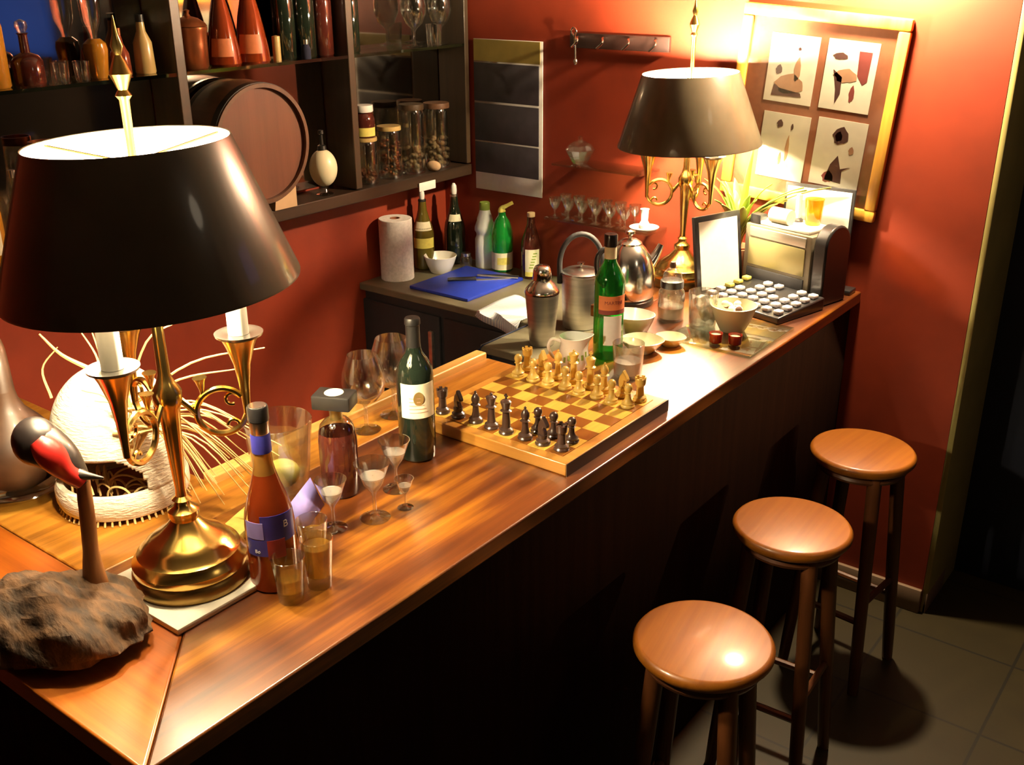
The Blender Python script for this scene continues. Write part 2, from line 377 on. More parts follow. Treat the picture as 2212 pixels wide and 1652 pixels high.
MB().box((-1.086, 1.898, .522), (.022, 2.60, 1.036), .002).build('front_panel', 'front', bar, 'dark wooden front')
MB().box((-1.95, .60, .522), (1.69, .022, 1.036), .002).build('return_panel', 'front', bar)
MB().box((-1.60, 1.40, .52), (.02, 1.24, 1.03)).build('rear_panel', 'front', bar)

# ------------------------------------------------------------------ lower worktop behind the bar
wt = thing('back_worktop', 'low dark steel worktop along the red wall behind the bar', 'worktop')
W = .924
MB().prism([(-2.798, 2.68), (-2.798, 3.198), (-1.555, 3.198), (-1.555, 2.42), (-1.99, 2.42), (-1.99, 2.68)], W - .028, W).build('worktop', 'steel_top', wt, bev=.004)
MB().box((-2.395, 2.95, .445), (.80, .49, .89), .004).build('fridge_cabinet', 'black_matt', wt)
MB().box((-1.775, 2.83, .445), (.42, .72, .89), .004).build('sink_cabinet', 'black_matt', wt)
for x in (-2.60, -2.19):
    dr = MB().box((x, 2.698, .46), (.39, .016, .80), .006).build('door', 'black_matt', wt)
    MB().box((x + .16, 2.683, .72), (.02, .014, .16), .004).build('handle', 'steel', dr)

# ------------------------------------------------------------------ mirrored shelf unit
su = thing('shelf_unit', 'dark wooden back bar shelves with mirrors on the red wall', 'shelf unit', (0, 0, 0))
MB().box((-2.725, 2.10, 1.295), (.148, 2.19, .042)).build('bottom_shelf', 'shelf', su, bev=.003)
for y, w_ in ((1.025, .04), (1.895, .034), (2.575, .030), (3.183, .024)):
    MB().box((-2.722, y, 1.86), (.135, w_, 1.08)).build('post', 'post', su, bev=.003)
MB().box((-2.725, 2.10, 2.42), (.148, 2.19, .04)).build('top_board', 'shelf', su, bev=.003)
for y0, y1 in ((1.046, 1.877), (1.913, 2.559), (2.591, 3.170)):
    MB().box((-2.794, (y0 + y1) / 2, 1.86), (.006, y1 - y0, 1.07)).build('mirror', 'mirror', su, 'dark mirror backing')
    MB().box((-2.722, (y0 + y1) / 2, 1.769), (.130, y1 - y0, .010)).build('glass_shelf', 'shelf_glass', su, 'green-edged glass shelf')
    MB().box((-2.6555, (y0 + y1) / 2, 1.769), (.002, y1 - y0, .0098)).build('shelf_edge', 'shelf_glass', su)
tg = MB().box((-2.645, 2.92, 1.275), (.004, .092, .032), .001)
solo(tg, 'shelf_price_tag', 'paper', 'small white price tag stuck on the front edge of the bottom shelf', 'tag')

# ------------------------------------------------------------------ bouillotte lamps
def lamp(loc, drop, label, spin=0., bulb='bulb'):
    r = thing('table_lamp', label, 'lamp', loc, 0, 'black shaded candle lamps')
    MB().lathe([(.001, 0), (.098, 0), (.100, .006), (.098, .022), (.094, .026)], seg=48).build('base_ring', 'brass_dark', r)
    MB().lathe([(.094, .0262), (.096, .030), (.096, .040), (.089, .048), (.086, .056), (.078, .060), (.071, .072), (.058, .082), (.042, .092),
                (.030, .104), (.023, .113), (.026, .121), (.026, .130), (.015, .138), (.012, .146)], seg=48).build('base', 'brass', r)
    MB().lathe([(.012, .1462), (.017, .150), (.010, .156), (.009, .17), (.012, .22), (.016, .29), (.018, .315), (.023, .325), (.024, .345), (.015, .36), (.010, .375),
                (.009, .47), (.0065, .49), (.006, .80)], seg=24).build('stem', 'brass', r)
    for k in range(3):
        th = spin + k * 2 * pi / 3
        dv = Vector((cos(th), sin(th), 0)); z_ = Vector((0, 0, 1))
        a = MB()
        ra = .122; top = .425
        mm = Matrix.Translation(dv * ra)
        a.lathe([(.0055, .285), (.0065, .31), (.009, .345), (.014, .38), (.024, .412), (.030, top)], seg=24, mat=mm)
        rc = dv * (ra - .040) + z_ * .300
        a.tube(smoothpts([dv * ra + z_ * .292] + arc(rc, .040, -.12 * pi, -1.80 * pi, 18, dv, z_), 2), .0055, 8)
        a.tube(smoothpts(arc(rc + dv * .018 + z_ * .020, .010, .2 * pi, 1.6 * pi, 8, dv, z_), 2), .003, 6)
        a.tube(smoothpts(arc(rc + dv * .016 - z_ * .026, .009, -.4 * pi, 1.0 * pi, 8, dv, z_), 2), .003, 6)
        a.tube(smoothpts([rc - dv * .040, dv * .030 + z_ * .315, dv * .012 + z_ * .335], 4), .0055, 8)
        a.tube(smoothpts([dv * .038 + z_ * .312, dv * .050 + z_ * .318, dv * .054 + z_ * .335, dv * .053 + z_ * .362], 4), [.003] * 9 + [.004, .006, .008, .012], 10)
        arm = a.build('arm', 'brass', r)
        MB().lathe([(.001, top), (.028, top), (.038, top + .004), (.039, top + .008), (.030, top + .008), (.016, top + .006), (.001, top + .006)], seg=28, mat=mm).build('drip_cup', 'silver', arm, 'bright dish-shaped drip cup')
        MB().lathe([(.001, top + .0065), (.0165, top + .0065), (.0165, top + .160), (.013, top + .164), (.001, top + .164)], seg=20, mat=mm).build('candle_sleeve', 'candle', arm)
        MB().lathe([(.001, top + 0.165), (.009, top + 0.165), (.014, top + 0.228), (.0155, top + 0.191), (.012, top + 0.207), (.005, top + 0.223), (.001, top + 0.228)], seg=16, mat=mm).build('bulb', bulb, arm, 'glowing candle bulb')
    zb = .525 - drop; zt = .740 - drop
    tilt = Matrix.Translation((0, 0, (zb + zt) / 2)) @ Matrix.Rotation(rad(-2.2), 4, Vector((-VT.x, -VT.y, 0))) @ Matrix.Translation((0, 0, -(zb + zt) / 2))
    sh = MB().lathe([(.2215, zb), (.2235, zb - .001), (.2240, zb + .003), (.1485, zt), (.1475, zt + .002), (.1460, zt + .001)], seg=72, mat=tilt)
    shade = sh.build('shade', 'shade', r, 'black lacquered cone shade')
    MB().lathe([(.2214, zb), (.1459, zt + .001), (.1450, zt), (.2204, zb)], seg=72, mat=tilt).build('lining', 'lining', shade, 'cream inside of the shade')
    sp = MB()
    for k in range(3):
        an = spin + .5 + k * 2 * pi / 3
        sp.tube([(0, 0, zt - .03), (cos(an) * .146, sin(an) * .146, zt - .006)], .002, 6, mat=tilt)
    sp.lathe([(.007, zt - .04), (.011, zt - .036), (.011, zt - .024), (.007, zt - .02)], seg=16)
    sp.build('shade_carrier', 'brass', shade)
    zf = .80 - drop * .4
    MB().lathe([(.006, zf - .06), (.0075, zf), (.012, zf + .006), (.007, zf + .014), (.010, zf + .022), (.016, zf + .036), (.010, zf + .052), (.005, zf + .062), (.009, zf + .074), (.004, zf + .09), (.001, zf + .115)], seg=20).build('finial', 'brass', r)
    return r
mat1 = MB().box((0, 0, .006), (.222, .222, .012), .003)
solo(mat1, 'lamp_mat', 'mat', 'square cream mat under the near lamp on the bar corner', 'mat', (-1.374, .876, TOP))
lamp((-1.378, .880, TOP + .012), 0., 'large black shaded brass candle lamp standing on the square cream mat', .919)
lamp((-1.563, 2.945, TOP), .075, 'black shaded brass candle lamp at the far end beside the framed pictures', -2.485, 'bulb_far')

# ------------------------------------------------------------------ bar stools
def stool():
    r = thing('bar_stool', 'x', 'stool', group='round wooden bar stools')
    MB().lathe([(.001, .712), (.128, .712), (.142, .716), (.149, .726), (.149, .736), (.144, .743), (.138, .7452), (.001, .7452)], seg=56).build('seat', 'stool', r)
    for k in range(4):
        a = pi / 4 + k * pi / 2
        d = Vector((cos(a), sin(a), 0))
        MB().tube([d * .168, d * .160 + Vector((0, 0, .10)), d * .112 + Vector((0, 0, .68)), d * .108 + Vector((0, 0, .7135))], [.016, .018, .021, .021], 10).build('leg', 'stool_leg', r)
    for k in range(4):
        a, b = pi / 4 + k * pi / 2, pi / 4 + (k + 1) * pi / 2
        z = .30 if k % 2 else .24; q = .160 - (z - .1) * .0828
        MB().tube([(cos(a) * q, sin(a) * q, z), (cos(b) * q, sin(b) * q, z)], .010, 8).build('rung', 'stool_leg', r)
    MB().tube(arc((0, 0, .695), .118, 0, 2 * pi, 36, (1, 0, 0), (0, 1, 0)), .011, 8, caps=False).build('seat_ring', 'stool_leg', r)
    return r
s0 = stool(); s0.location = (-.790, 1.685, 0); s0['label'] = 'nearest round wooden bar stool with the bright shiny seat'; s0.rotation_euler = (0, 0, .2)
dup(s0, (-.836, 2.25, 0), .05, 'middle round wooden bar stool between the other two at the bar front')
dup(s0, (-.847, 2.78, 0), -.1, 'farthest round wooden bar stool close to the red end wall')

# ------------------------------------------------------------------ chess set
bx, by = -1.291, 1.796
cb = thing('chess_board', 'square wooden chess board lying on the bar with a game set up', 'chess board', (bx, by, TOP))
fr = MB().box((0, 0, .0145), (.424, .424, .029))
fr.build('frame', 'board', cb, bev=.003)
MB().box((.2128, 0, .0145), (.0016, .424, .029)).build('shaded_strip', 'board_shaded', cb, 'shaded side of the board, coloured dark')  # thin dark strip stands in for the shade on this side
MB().box((0, 0, .0297), (.372, .372, .0014)).build('squares', 'chess', cb)
def prof(kind):
    base = [(.001, 0), (.0150, 0), (.0155, .003), (.0135, .006), (.0140, .009), (.0090, .013)]
    if kind == 'pawn': return base + [(.0062, .020), (.0055, .029), (.0088, .031), (.0060, .033), (.0085, .038), (.0092, .042), (.0078, .047), (.0040, .0505), (.0008, .051)]
    if kind == 'rook': return base + [(.0082, .020), (.0076, .034), (.0105, .036), (.0115, .040), (.0120, .050), (.0090, .050), (.0088, .046), (.0008, .046)]
    if kind == 'knight': return base + [(.0105, .017), (.0100, .021), (.0008, .021)]
    if kind == 'bishop': return base + [(.0070, .022), (.0060, .036), (.0105, .038), (.0065, .041), (.0090, .047), (.0085, .053), (.0045, .060), (.0020, .062), (.0030, .065), (.0008, .0675)]
    if kind == 'queen': return base + [(.0080, .024), (.0066, .043), (.0115, .046), (.0070, .049), (.0085, .056), (.0118, .066), (.0085, .066), (.0050, .069), (.0028, .070), (.0035, .073), (.0008, .0755)]
    return base + [(.0085, .024), (.0072, .045), (.0120, .048), (.0075, .051), (.0090, .058), (.0115, .067), (.0080, .070), (.0030, .072), (.0008, .0725)]
piece_src = {}
def piece(kind, side, c, r, label):
    x = bx + (c - 3.5) * .0465; y = by + (r - 3.5) * .0465; z = TOP + .0304
    m_ = 'pc_dark' if side == 'dark' else 'pc_light'
    jx, jy, rz = random.uniform(-.004, .004), random.uniform(-.004, .004), random.uniform(-.3, .3)
    loc = (x + jx, y + jy, z); g = side + ' chess pieces'
    if (kind, side) in piece_src:
        return dup(piece_src[(kind, side)], loc, rz, label, g)
    t = thing('chess_' + kind, label, 'chess piece', loc, rz, g); t.scale = (1.1, 1.1, 1.12)
    MB().lathe(prof(kind), seg=20).build('body', m_, t)
    if kind == 'knight':
        o2 = [(-.008, .0), (-.010, .014), (-.007, .026), (-.001, .034), (.001, .040), (.004, .035), (.010, .028), (.014, .021), (.012, .016), (.006, .018), (.004, .014), (.008, .006), (.009, .0)]
        MB().prism(o2, -.0052, .0052, Matrix.Translation((0, 0, .0195)) @ Matrix.Rotation(pi / 2, 4, 'X')).build('horse_head', m_, t, bev=.0018)
    if kind == 'king':
        MB().box((0, 0, .0775), (.0032, .0032, .012), .0006).box((0, 0, .0785), (.0095, .0030, .0032), .0006).build('cross', m_, t)
    if kind == 'rook':
        b = MB()
        for k in range(5):
            a = k * 2 * pi / 5; b.box((.0102, 0, .0515), (.0032, .0066, .0045), .0004, mat=Matrix.Rotation(a, 4, 'Z'))
        b.build('battlement', m_, t)
    piece_src[(kind, side)] = t; return t
order = ['rook', 'knight', 'bishop', 'queen', 'king', 'bishop', 'knight', 'rook']
side_of = ['wine bottle side'] * 4 + ['bar edge side'] * 4
for c, k in enumerate(order):
    if k in ('king', 'queen'): lab = 'dark wooden chess %s in the near row' % k
    else: lab = 'dark wooden chess %s in the near row on the %s' % (k, side_of[c])
    piece(k, 'dark', c, 0, lab)
    if k in ('king', 'queen'): lab = 'pale wooden chess %s in the far row' % k
    else: lab = 'pale wooden chess %s in the far row towards the %s' % (k, ['steel shaker', 'clear tumbler'][c > 3])
    piece(k, 'light', c, 7, lab)
for c in (5, 6, 7):
    piece('pawn', 'dark', c, 1, 'dark pawn standing right behind the near row %s on the bar edge side' % order[c])
for c in range(8):
    nm = order[c]
    if c == 3: lab = 'pale pawn in front of the pale queen'
    elif c == 4: lab = 'pale pawn in front of the pale king'
    else: lab = 'pale pawn in front of the pale %s towards the %s' % (nm, ['steel shaker', 'clear tumbler'][c > 3])
    piece('pawn', 'light', c, 6, lab)

# ------------------------------------------------------------------ bottles and glasses on the bar
def band(r, z0, z1, a, half, n=20):
    return MB().lathe([(r, z0), (r + .0006, z0), (r + .0006, z1), (r, z1)], seg=n, a0=a - half, a1=a + half)
# amber liqueur with blue labels
b = thing('liqueur_bottle', 'amber liqueur bottle with royal blue labels beside the near lamp', 'bottle', (-1.262, .965, TOP))
MB().lathe([(.001, 0), (.038, 0), (.042, .004), (.042, .120), (.040, .140), (.033, .168), (.024, .195), (.0195, .212)], seg=36).build('body', 'amber', b)
MB().lathe([(.0195, .2122), (.0165, .228), (.0150, .250)], seg=28).build('shoulder', 'amber_up', b, 'clear amber shoulder')
MB().lathe([(.0155, .2502), (.0165, .251), (.0162, .282), (.0155, .284)], seg=28).build('neck_label', 'blue', b, 'blue neck band')
MB().lathe([(.0155, .2842), (.0162, .286), (.0162, .306), (.0150, .3065)], seg=28).build('collar', 'silver', b, 'silver neck foil')
MB().lathe([(.0150, .3067), (.0172, .308), (.0172, .329), (.0160, .332), (.001, .332)], seg=28).build('cap', 'black', b, 'dark screw cap with pale top')
MB().lathe([(.001, .3321), (.0145, .3321), (.0140, .3330), (.001, .3330)], seg=24).build('cap_disc', 'silver', b)
band(.0425, .098, .150, FACE + .5, .75).build('front_label', 'blue', b, 'blue label')
band(.0432, .075, .105, FACE - .50, .45).build('side_label', 'blue', b)
band(.0431, .107, .138, FACE - .55, .40).build('lilac_label', 'lilac', b, 'pale lilac label part')
band(.0434, .070, .105, FACE + .30, .35).build('red_label', 'redlab', b, 'dark red label square')
text('B', .018, 'ink_white', b, 'monogram', .0434, FACE + .75, .130)
text('Bo', .009, 'ink_white', b, 'script', .0442, FACE - .45, .084)
# dark cognac with square stopper
b = thing('cognac_bottle', 'dark cognac bottle with a flat square black stopper', 'bottle', (-1.408, 1.262, TOP), .45)
MB().lathe([(.001, 0), (.034, 0), (.037, .004), (.0385, .060), (.0385, .120), (.036, .136)], seg=36).build('body', 'cognac', b)
MB().lathe([(.036, .1362), (.033, .149), (.024, .160), (.0135, .167), (.0125, .185), (.001, .185)], seg=36).build('shoulder', 'glass_thick', b, 'clear glass shoulder')
MB().lathe([(.001, .160), (.011, .161), (.0115, .186), (.001, .187)], seg=20).build('neck', 'gold_foil', b)
MB().box((0, 0, .202), (.078, .052, .030), .004).build('stopper', 'foil', b, 'square black stopper')
MB().lathe([(.001, .2172), (.019, .2172), (.018, .2182), (.001, .2182)], seg=28).build('stopper_seal', 'label', b, 'round pale seal')
# red wine
b = thing('wine_bottle', 'dark red wine bottle with a cream label by the chess board', 'bottle', (-1.392, 1.475, TOP))
MB().lathe([(.001, 0), (.034, 0), (.0385, .005), (.0395, .02), (.0395, .190), (.037, .208), (.028, .226), (.018, .240), (.0150, .256), (.0145, .262)], seg=40).build('body', 'dark_green', b)
MB().lathe([(.0147, .2445), (.0160, .2455), (.0150, .262), (.0148, .300), (.0165, .302), (.0165, .312), (.0148, .316), (.001, .316)], seg=28).build('capsule', 'foil', b, 'black neck capsule')
band(.0398, .105, .182, FACE + .12, 1.0, 26).build('label', 'label', b, 'cream paper label')
crest = MB()
for k in range(5):
    crest.lathe([(.0405, .118 + .008 * k), (.0408, .118 + .008 * k), (.0408, .1195 + .008 * k), (.0405, .1195 + .008 * k)], seg=10, a0=FACE + .12 - .5, a1=FACE + .12 + .5 - .1 * k)
crest.build('printed_lines', 'ink_tan', b)
oc = MB().lathe([(.001, 0), (.014, 0), (.014, .0006), (.001, .0006)], seg=20, mat=Matrix.Rotation(FACE + .12, 4, 'Z') @ Matrix.Translation((.0400, 0, .150)) @ Matrix.Rotation(pi / 2, 4, 'Y') @ Matrix.Diagonal((1.1, .8, 1, 1)))
oc.build('crest', 'gold_foil', b)
# balloon glasses
balloon = [(.030, 0), (.033, .002), (.012, .006), (.005, .012), (.0045, .060), (.010, .068), (.030, .078), (.045, .098), (.050, .120), (.047, .145), (.038, .172), (.034, .185)]
def glass_wall(p, t=.0016):
    inner = [(max(r - t, .001), z + (t if i < 4 else 0)) for i, (r, z) in enumerate(p) if z > .066]
    return [(.001, 0)] + p + list(reversed(inner)) + [(.001, inner[0][1] + .002)]
g = thing('balloon_glass', 'large empty balloon glass behind the cognac bottle', 'glass', (-1.578, 1.505, TOP - .002), 0, 'balloon glasses')
MB().lathe(glass_wall(balloon), seg=40).build('bowl', 'glass', g)
dup(g, (-1.585, 1.605, TOP - .002), 0, 'balloon glass half hidden behind the wine bottle', scale=1.05)
# tumbler bowl
t = thing('ice_glass', 'wide clear glass bowl behind the amber bottle', 'glass', (-1.505, 1.195, TOP))
MB().lathe([(.001, 0), (.046, 0), (.050, .004), (.060, .08), (.068, .156), (.0665, .158), (.0655, .156), (.056, .08), (.046, .010), (.001, .010)], seg=44).build('bowl', 'glass', t)
le = solo(MB().sphere((0, 0, .038), (.036, .036, .028)), 'lemon', 'yellowlab', 'yellow lemon inside the wide clear glass bowl', 'lemon', (-1.505, 1.195, TOP + .001))
# cordial glasses
cord = [(.024, 0), (.026, .0015), (.010, .004), (.0035, .008), (.003, .042), (.006, .050), (.017, .066), (.0245, .088), (.0305, .104)]
def cordial(loc, label, sc=1., liq=True):
    r = thing('cordial_glass', label, 'glass', loc, 0, 'small stemmed glasses on the bar')
    inner = [(.001, .0535), (.016, .068), (.0230, .088), (.0292, .104)]
    MB().lathe([(.001, 0)] + cord + list(reversed(inner)), seg=32).build('bowl', 'glass', r)
    MB().lathe([(.001, .0540), (.0155, .0682), (.0205, .080), (.001, .080)], seg=28).build('drink', 'drink', r, 'pale drink')
    r.scale = (sc,) * 3; return r
c0 = cordial((-1.312, 1.150, TOP), 'small stemmed glass of pale drink in front of the cognac bottle')
dup(c0, (-1.277, 1.225, TOP), .3, 'tallest stemmed glass of pale drink, second behind the shot glasses', scale=1.15)
dup(c0, (-1.325, 1.335, TOP), .9, 'stemmed glass just in front of the wine bottle', scale=1.06)
dup(c0, (-1.258, 1.290, TOP), 1.4, 'lowest stemmed glass at the bar front side of the stemmed group', scale=.62)
# shot glasses
def shot(loc, label, h, liquid, fill):
    r = thing('shot_glass', label, 'glass', loc, 0, 'shot glasses by the amber bottle')
    MB().lathe([(.001, 0), (.021, 0), (.0215, .002), (.0235, .4 * h), (.0285, h), (.0275, h + .0006), (.0268, h), (.0208, .25 * h), (.001, .25 * h)], seg=32).build('body', 'glass_thick', r)
    MB().lathe([(.001, .255 * h), (.0202, .255 * h), (.0215 + .005 * (fill - .3), fill * h), (.001, fill * h)], seg=28).build('drink', liquid, r, 'amber drink')
    return r
sg = shot((-1.198, .944, TOP), 'nearest shot glass in front of the amber liqueur bottle', .082, 'whisky', .55)
shot((-1.192, 1.003, TOP), 'shot glass of golden drink, second from the near lamp', .092, 'whisky', .85)
shot((-1.262, 1.055, TOP), 'shot glass behind the others, right next to the amber bottle', .080, 'whisky', .7)
# lilac leaflet and folded yellow card
lf = MB().add([(-.065, -.004, .0), (.065, -.004, .0), (.065, .022, .058), (-.065, .022, .058), (.065, .046, 0), (-.065, .046, 0)], [(0, 1, 2, 3), (3, 2, 4, 5)])
solo(lf, 'leaflet', 'lilac', 'lilac folded leaflet standing behind the shot glasses', 'leaflet', (-1.405, 1.122, TOP + .001), -1.1, solid=.0008)
cd = MB().box((0, 0, .008), (.17, .05, .016), .002)
solo(cd, 'matchbox', 'yellowlab', 'flat pale yellow box lying behind the near lamp base', 'box', (-1.462, 1.075, TOP), 1.9)

# jug, green bottle, tumbler and small dishes
j = thing('milk_jug', 'white porcelain milk jug with leaf print behind the chess pieces', 'jug', (-1.415, 2.105, TOP), .0)
jb = MB().lathe([(.001, 0), (.032, 0), (.036, .006), (.040, .030), (.037, .055), (.034, .072), (.038, .088), (.0365, .0885), (.033, .074), (.035, .050), (.034, .012), (.001, .010)], seg=36)
for i, v in enumerate(jb.v):
    a = math.atan2(v.y, v.x) - .55
    if v.z > .06:
        k = max(0, cos(a)) ** 6 * (v.z - .06) / .028
        v.x += cos(.55) * .014 * k; v.y += sin(.55) * .014 * k; v.z += .006 * k
jb.build('body', 'white', j)
hd = -VR * 1.
MB().tube(smoothpts([hd * .034 + Vector((0, 0, .074)), hd * .056 + Vector((0, 0, .080)), hd * .066 + Vector((0, 0, .060)), hd * .056 + Vector((0, 0, .034)), hd * .038 + Vector((0, 0, .022))], 5), .0045, 8).build('handle', 'white', j)
pr = MB()
for k in range(7):
    a = FACE - .9 + k * .3
    pr.lathe([(.0410, .026 + .007 * (k % 3)), (.0413, .026 + .007 * (k % 3)), (.0400, .040 + .007 * (k % 3)), (.0397, .040 + .007 * (k % 3))], seg=3, a0=a, a1=a + .16)
pr.build('leaf_print', 'leaf', j, 'olive leaf print')
b = thing('vermouth_bottle', 'tall green vermouth bottle with red and white labels', 'bottle', (-1.388, 2.228, TOP))
MB().lathe([(.001, 0), (.036, 0), (.040, .004), (.040, .205), (.038, .222), (.028, .246), (.018, .262), (.0150, .275), (.0140, .300), (.001, .300)], seg=40).build('body', 'green_glass', b)
MB().lathe([(.0142, .272), (.0160, .273), (.0160, .304), (.001, .3045)], seg=28).build('neck_foil', 'label', b, 'pale neck foil')
MB().lathe([(.0155, .3047), (.0175, .306), (.0175, .334), (.0160, .337), (.001, .337)], seg=28).build('cap', 'black', b, 'dark screw cap')
band(.0403, .142, .180, FACE + .1, 1.05, 26).build('brand_label', 'orangelab', b, 'orange red label band')
band(.0404, .130, .1418, FACE + .1, 1.05, 26).build('label_stripe', 'ink_red', b, 'dark label stripe')
band(.0403, .045, .126, FACE + .1, .65, 22).build('white_label', 'paper', b, 'white lower label')
text('MARTINI', .013, 'ink_red', b, 'lettering', .0412, FACE + .1, .162)
g = thing('drinking_glass', 'clear straight tumbler with dark drink next to the pale chess pieces', 'glass', (-1.268, 2.135, TOP))
MB().lathe([(.001, 0), (.034, 0), (.036, .003), (.041, .092), (.040, .0926), (.0395, .092), (.0340, .012), (.001, .012)], seg=36).build('body', 'glass', g)
MB().lathe([(.001, .0125), (.0333, .0125), (.0362, .045), (.001, .045)], seg=32).build('drink', 'drink', g)
def dish(loc, label, r_, h, rz):
    d = MB().lathe([(.001, 0), (r_ * .55, 0), (r_ * .6, .003), (r_ * .86, h * .6), (r_, h), (r_ * .97, h + .001), (r_ * .80, h * .62), (r_ * .5, .005), (.001, .005)], seg=40)
    for v in d.v:
        a = math.atan2(v.y, v.x); k = 1 + .10 * cos(a) ** 8 * (v.z / h); v.x *= k
    return solo(d, 'shell_dish', 'cream', label, 'dish', loc, rz, 'cream shell dishes')
dish((-1.335, 2.318, TOP), 'wide cream dish with a spout beside the green bottle', .056, .034, .4)
dish((-1.295, 2.405, TOP), 'smaller cream spouted dish next to the glass board', .040, .026, .2)
# serving board group
solo(MB().box((-1.20, 2.58, .004), (.26, .29, .008), .002), 'glass_board', 'shelf_glass', 'rectangular glass serving board near the bar edge', 'serving board', (0, 0, TOP))
bo = thing('snack_bowl', 'greenish cream bowl of white sweets on the glass serving board', 'bowl', (-1.205, 2.600, TOP + .008))
MB().lathe([(.001, 0), (.034, 0), (.037, .004), (.050, .030), (.060, .060), (.066, .076), (.064, .077), (.056, .058), (.044, .026), (.030, .010), (.001, .009)], seg=44).build('body', 'cream', bo)
for k in range(14):
    a = random.uniform(0, 6.28); q = .036 * math.sqrt(random.random())
    solo(MB().sphere((0, 0, 0), (.013, .010, .009), 12, 8), 'sweet', 'paper' if k % 4 else 'cocoa', 'small wrapped sweet heaped in the greenish cream bowl' if k % 4 else 'dark little sweet heaped in the greenish cream bowl', 'sweet',
         (-1.205 + q * cos(a), 2.600 + q * sin(a), TOP + .068 + .006 * (k % 3)), a, 'white sweets in the bowl' if k % 4 else 'dark sweets in the bowl')
for x, y, nm in ((-1.195, 2.478, 'left'), (-1.145, 2.495, 'right')):
    v = thing('votive_glass', 'small red votive glass, the %s one of two below the cream bowl' % nm, 'votive', (x, y, TOP + .008), 0, 'red votive glasses')
    MB().lathe([(.001, 0), (.015, 0), (.018, .003), (.019, .028), (.0175, .028), (.016, .010), (.001, .010)], seg=24).build('cup', 'red_glass', v)
    MB().lathe([(.001, .0105), (.0158, .0105), (.0158, .022), (.001, .0235)], seg=20).build('wax', 'peach', v)
g = thing('water_glass', 'clear water tumbler with ice on the glass serving board', 'glass', (-1.288, 2.575, TOP + .008))
MB().lathe([(.001, 0), (.036, 0), (.038, .003), (.043, .105), (.042, .1056), (.0415, .105), (.036, .012), (.001, .012)], seg=36).build('body', 'glass_thick', g)
ic = MB()
for k in range(5):
    ic.box((0, 0, 0), (.022, .022, .022), .003, mat=Matrix.Translation((random.uniform(-.014, .014), random.uniform(-.014, .014), .028 + .014 * k)) @ Matrix.Rotation(random.random() * 3, 4, Vector((1, .4, .7)).normalized()))
ic.build('ice', 'drink', g, 'ice cubes')
b = thing('syrup_jar', 'clear glass jar with a black collar beside the menu stand', 'jar', (-1.405, 2.600, TOP))
MB().lathe([(.001, 0), (.036, 0), (.039, .004), (.039, .078), (.036, .090), (.030, .098), (.0285, .098), (.034, .088), (.037, .076), (.037, .008), (.001, .008)], seg=36).build('body', 'glass_thick', b)
MB().lathe([(.030, .0982), (.034, .100), (.034, .120), (.028, .122), (.001, .122)], seg=32).build('collar', 'black', b, 'black collar')
MB().lathe([(.027, .1222), (.029, .124), (.026, .142), (.014, .156), (.009, .158), (.001, .158)], seg=28).build('dome', 'glass_thick', b, 'glass dome')
MB().lathe([(.001, .1582), (.008, .1582), (.010, .166), (.007, .175), (.001, .176)], seg=18).build('knob', 'cocoa', b, 'dark knob')
MB().lathe([(.001, .0085), (.0365, .0085), (.0365, .040), (.001, .040)], seg=28).build('contents', 'drink', b)
d = MB().lathe([(.001, 0), (.045, 0), (.050, .004), (.062, .030), (.070, .052), (.068, .053), (.058, .030), (.046, .008), (.001, .007)], seg=40, mat=Matrix.Diagonal((1.0, .8, 1, 1)))
solo(d, 'oval_dish', 'white', 'white oval porcelain dish between the green bottle and the kettle', 'dish', (-1.445, 2.440, TOP), .3)

# ------------------------------------------------------------------ things on the low worktop
W = .924
t = thing('paper_towel_roll', 'white paper towel roll standing at the left end of the low worktop', 'paper towel', (-2.722, 2.815, W))
MB().lathe([(.020, 0), (.062, 0), (.064, .002), (.064, .234), (.062, .236), (.020, .236), (.020, 0)], seg=48).build('roll', 'roll', t)
MB().lathe([(.0165, .001), (.0195, .001), (.0195, .2365), (.0165, .2365), (.0165, .001)], seg=24).build('core', 'mount', t, 'brown card core')
def wine_like(name, label, loc, body, prof_, neck, foil, lab=None, labz=None, r=.0405, extra=None):
    b = thing(name, label, 'bottle', loc)
    MB().lathe(prof_, seg=36).build('body', body, b)
    MB().lathe(neck, seg=24).build('stopper', foil, b)
    if lab: band(r + .0004, labz[0], labz[1], FACE, labz[2], 22).build('label', lab, b)
    return b
cham = [(.001, 0), (.038, 0), (.0425, .005), (.0425, .135), (.038, .165), (.025, .205), (.0175, .235), (.0150, .268), (.001, .268)]
b = wine_like('olive_wine_bottle', 'olive brown wine bottle with a white pourer behind the cream bowl', (-2.735, 2.985, W), 'olive_glass', cham, [(.0152, .2682), (.0165, .27), (.0155, .276), (.001, .277)], 'black', 'yellowlab', (.088, .128, 1.1), .0425)
MB().lathe([(.0175, .160), (.0295, .1915), (.0300, .1915), (.0310, .190), (.0395, .159), (.0400, .158)], seg=30, a0=FACE - 1, a1=FACE + 1).build('neck_label', 'label', b)
MB().lathe([(.001, .2772), (.0095, .2772), (.011, .290), (.010, .305), (.005, .312), (.001, .313)], seg=18).build('pourer', 'white', b, 'white pouring stopper')
b = wine_like('sparkling_bottle', 'dark green sparkling wine bottle with a white stopper in the wall corner', (-2.690, 3.125, W), 'dark_green', cham, [(.0152, .2682), (.0165, .27), (.0155, .278), (.001, .279)], 'silver', None)
MB().lathe([(.0365, .1735), (.0275, .2000), (.0280, .2005), (.0372, .1740)], seg=20, a0=FACE - .8, a1=FACE + .8).build('shield_label', 'label', b, 'pale green shield label')
MB().lathe([(.001, .2792), (.011, .2792), (.0125, .292), (.011, .312), (.005, .322), (.001, .323)], seg=18).build('stopper', 'white', b, 'white stopper')
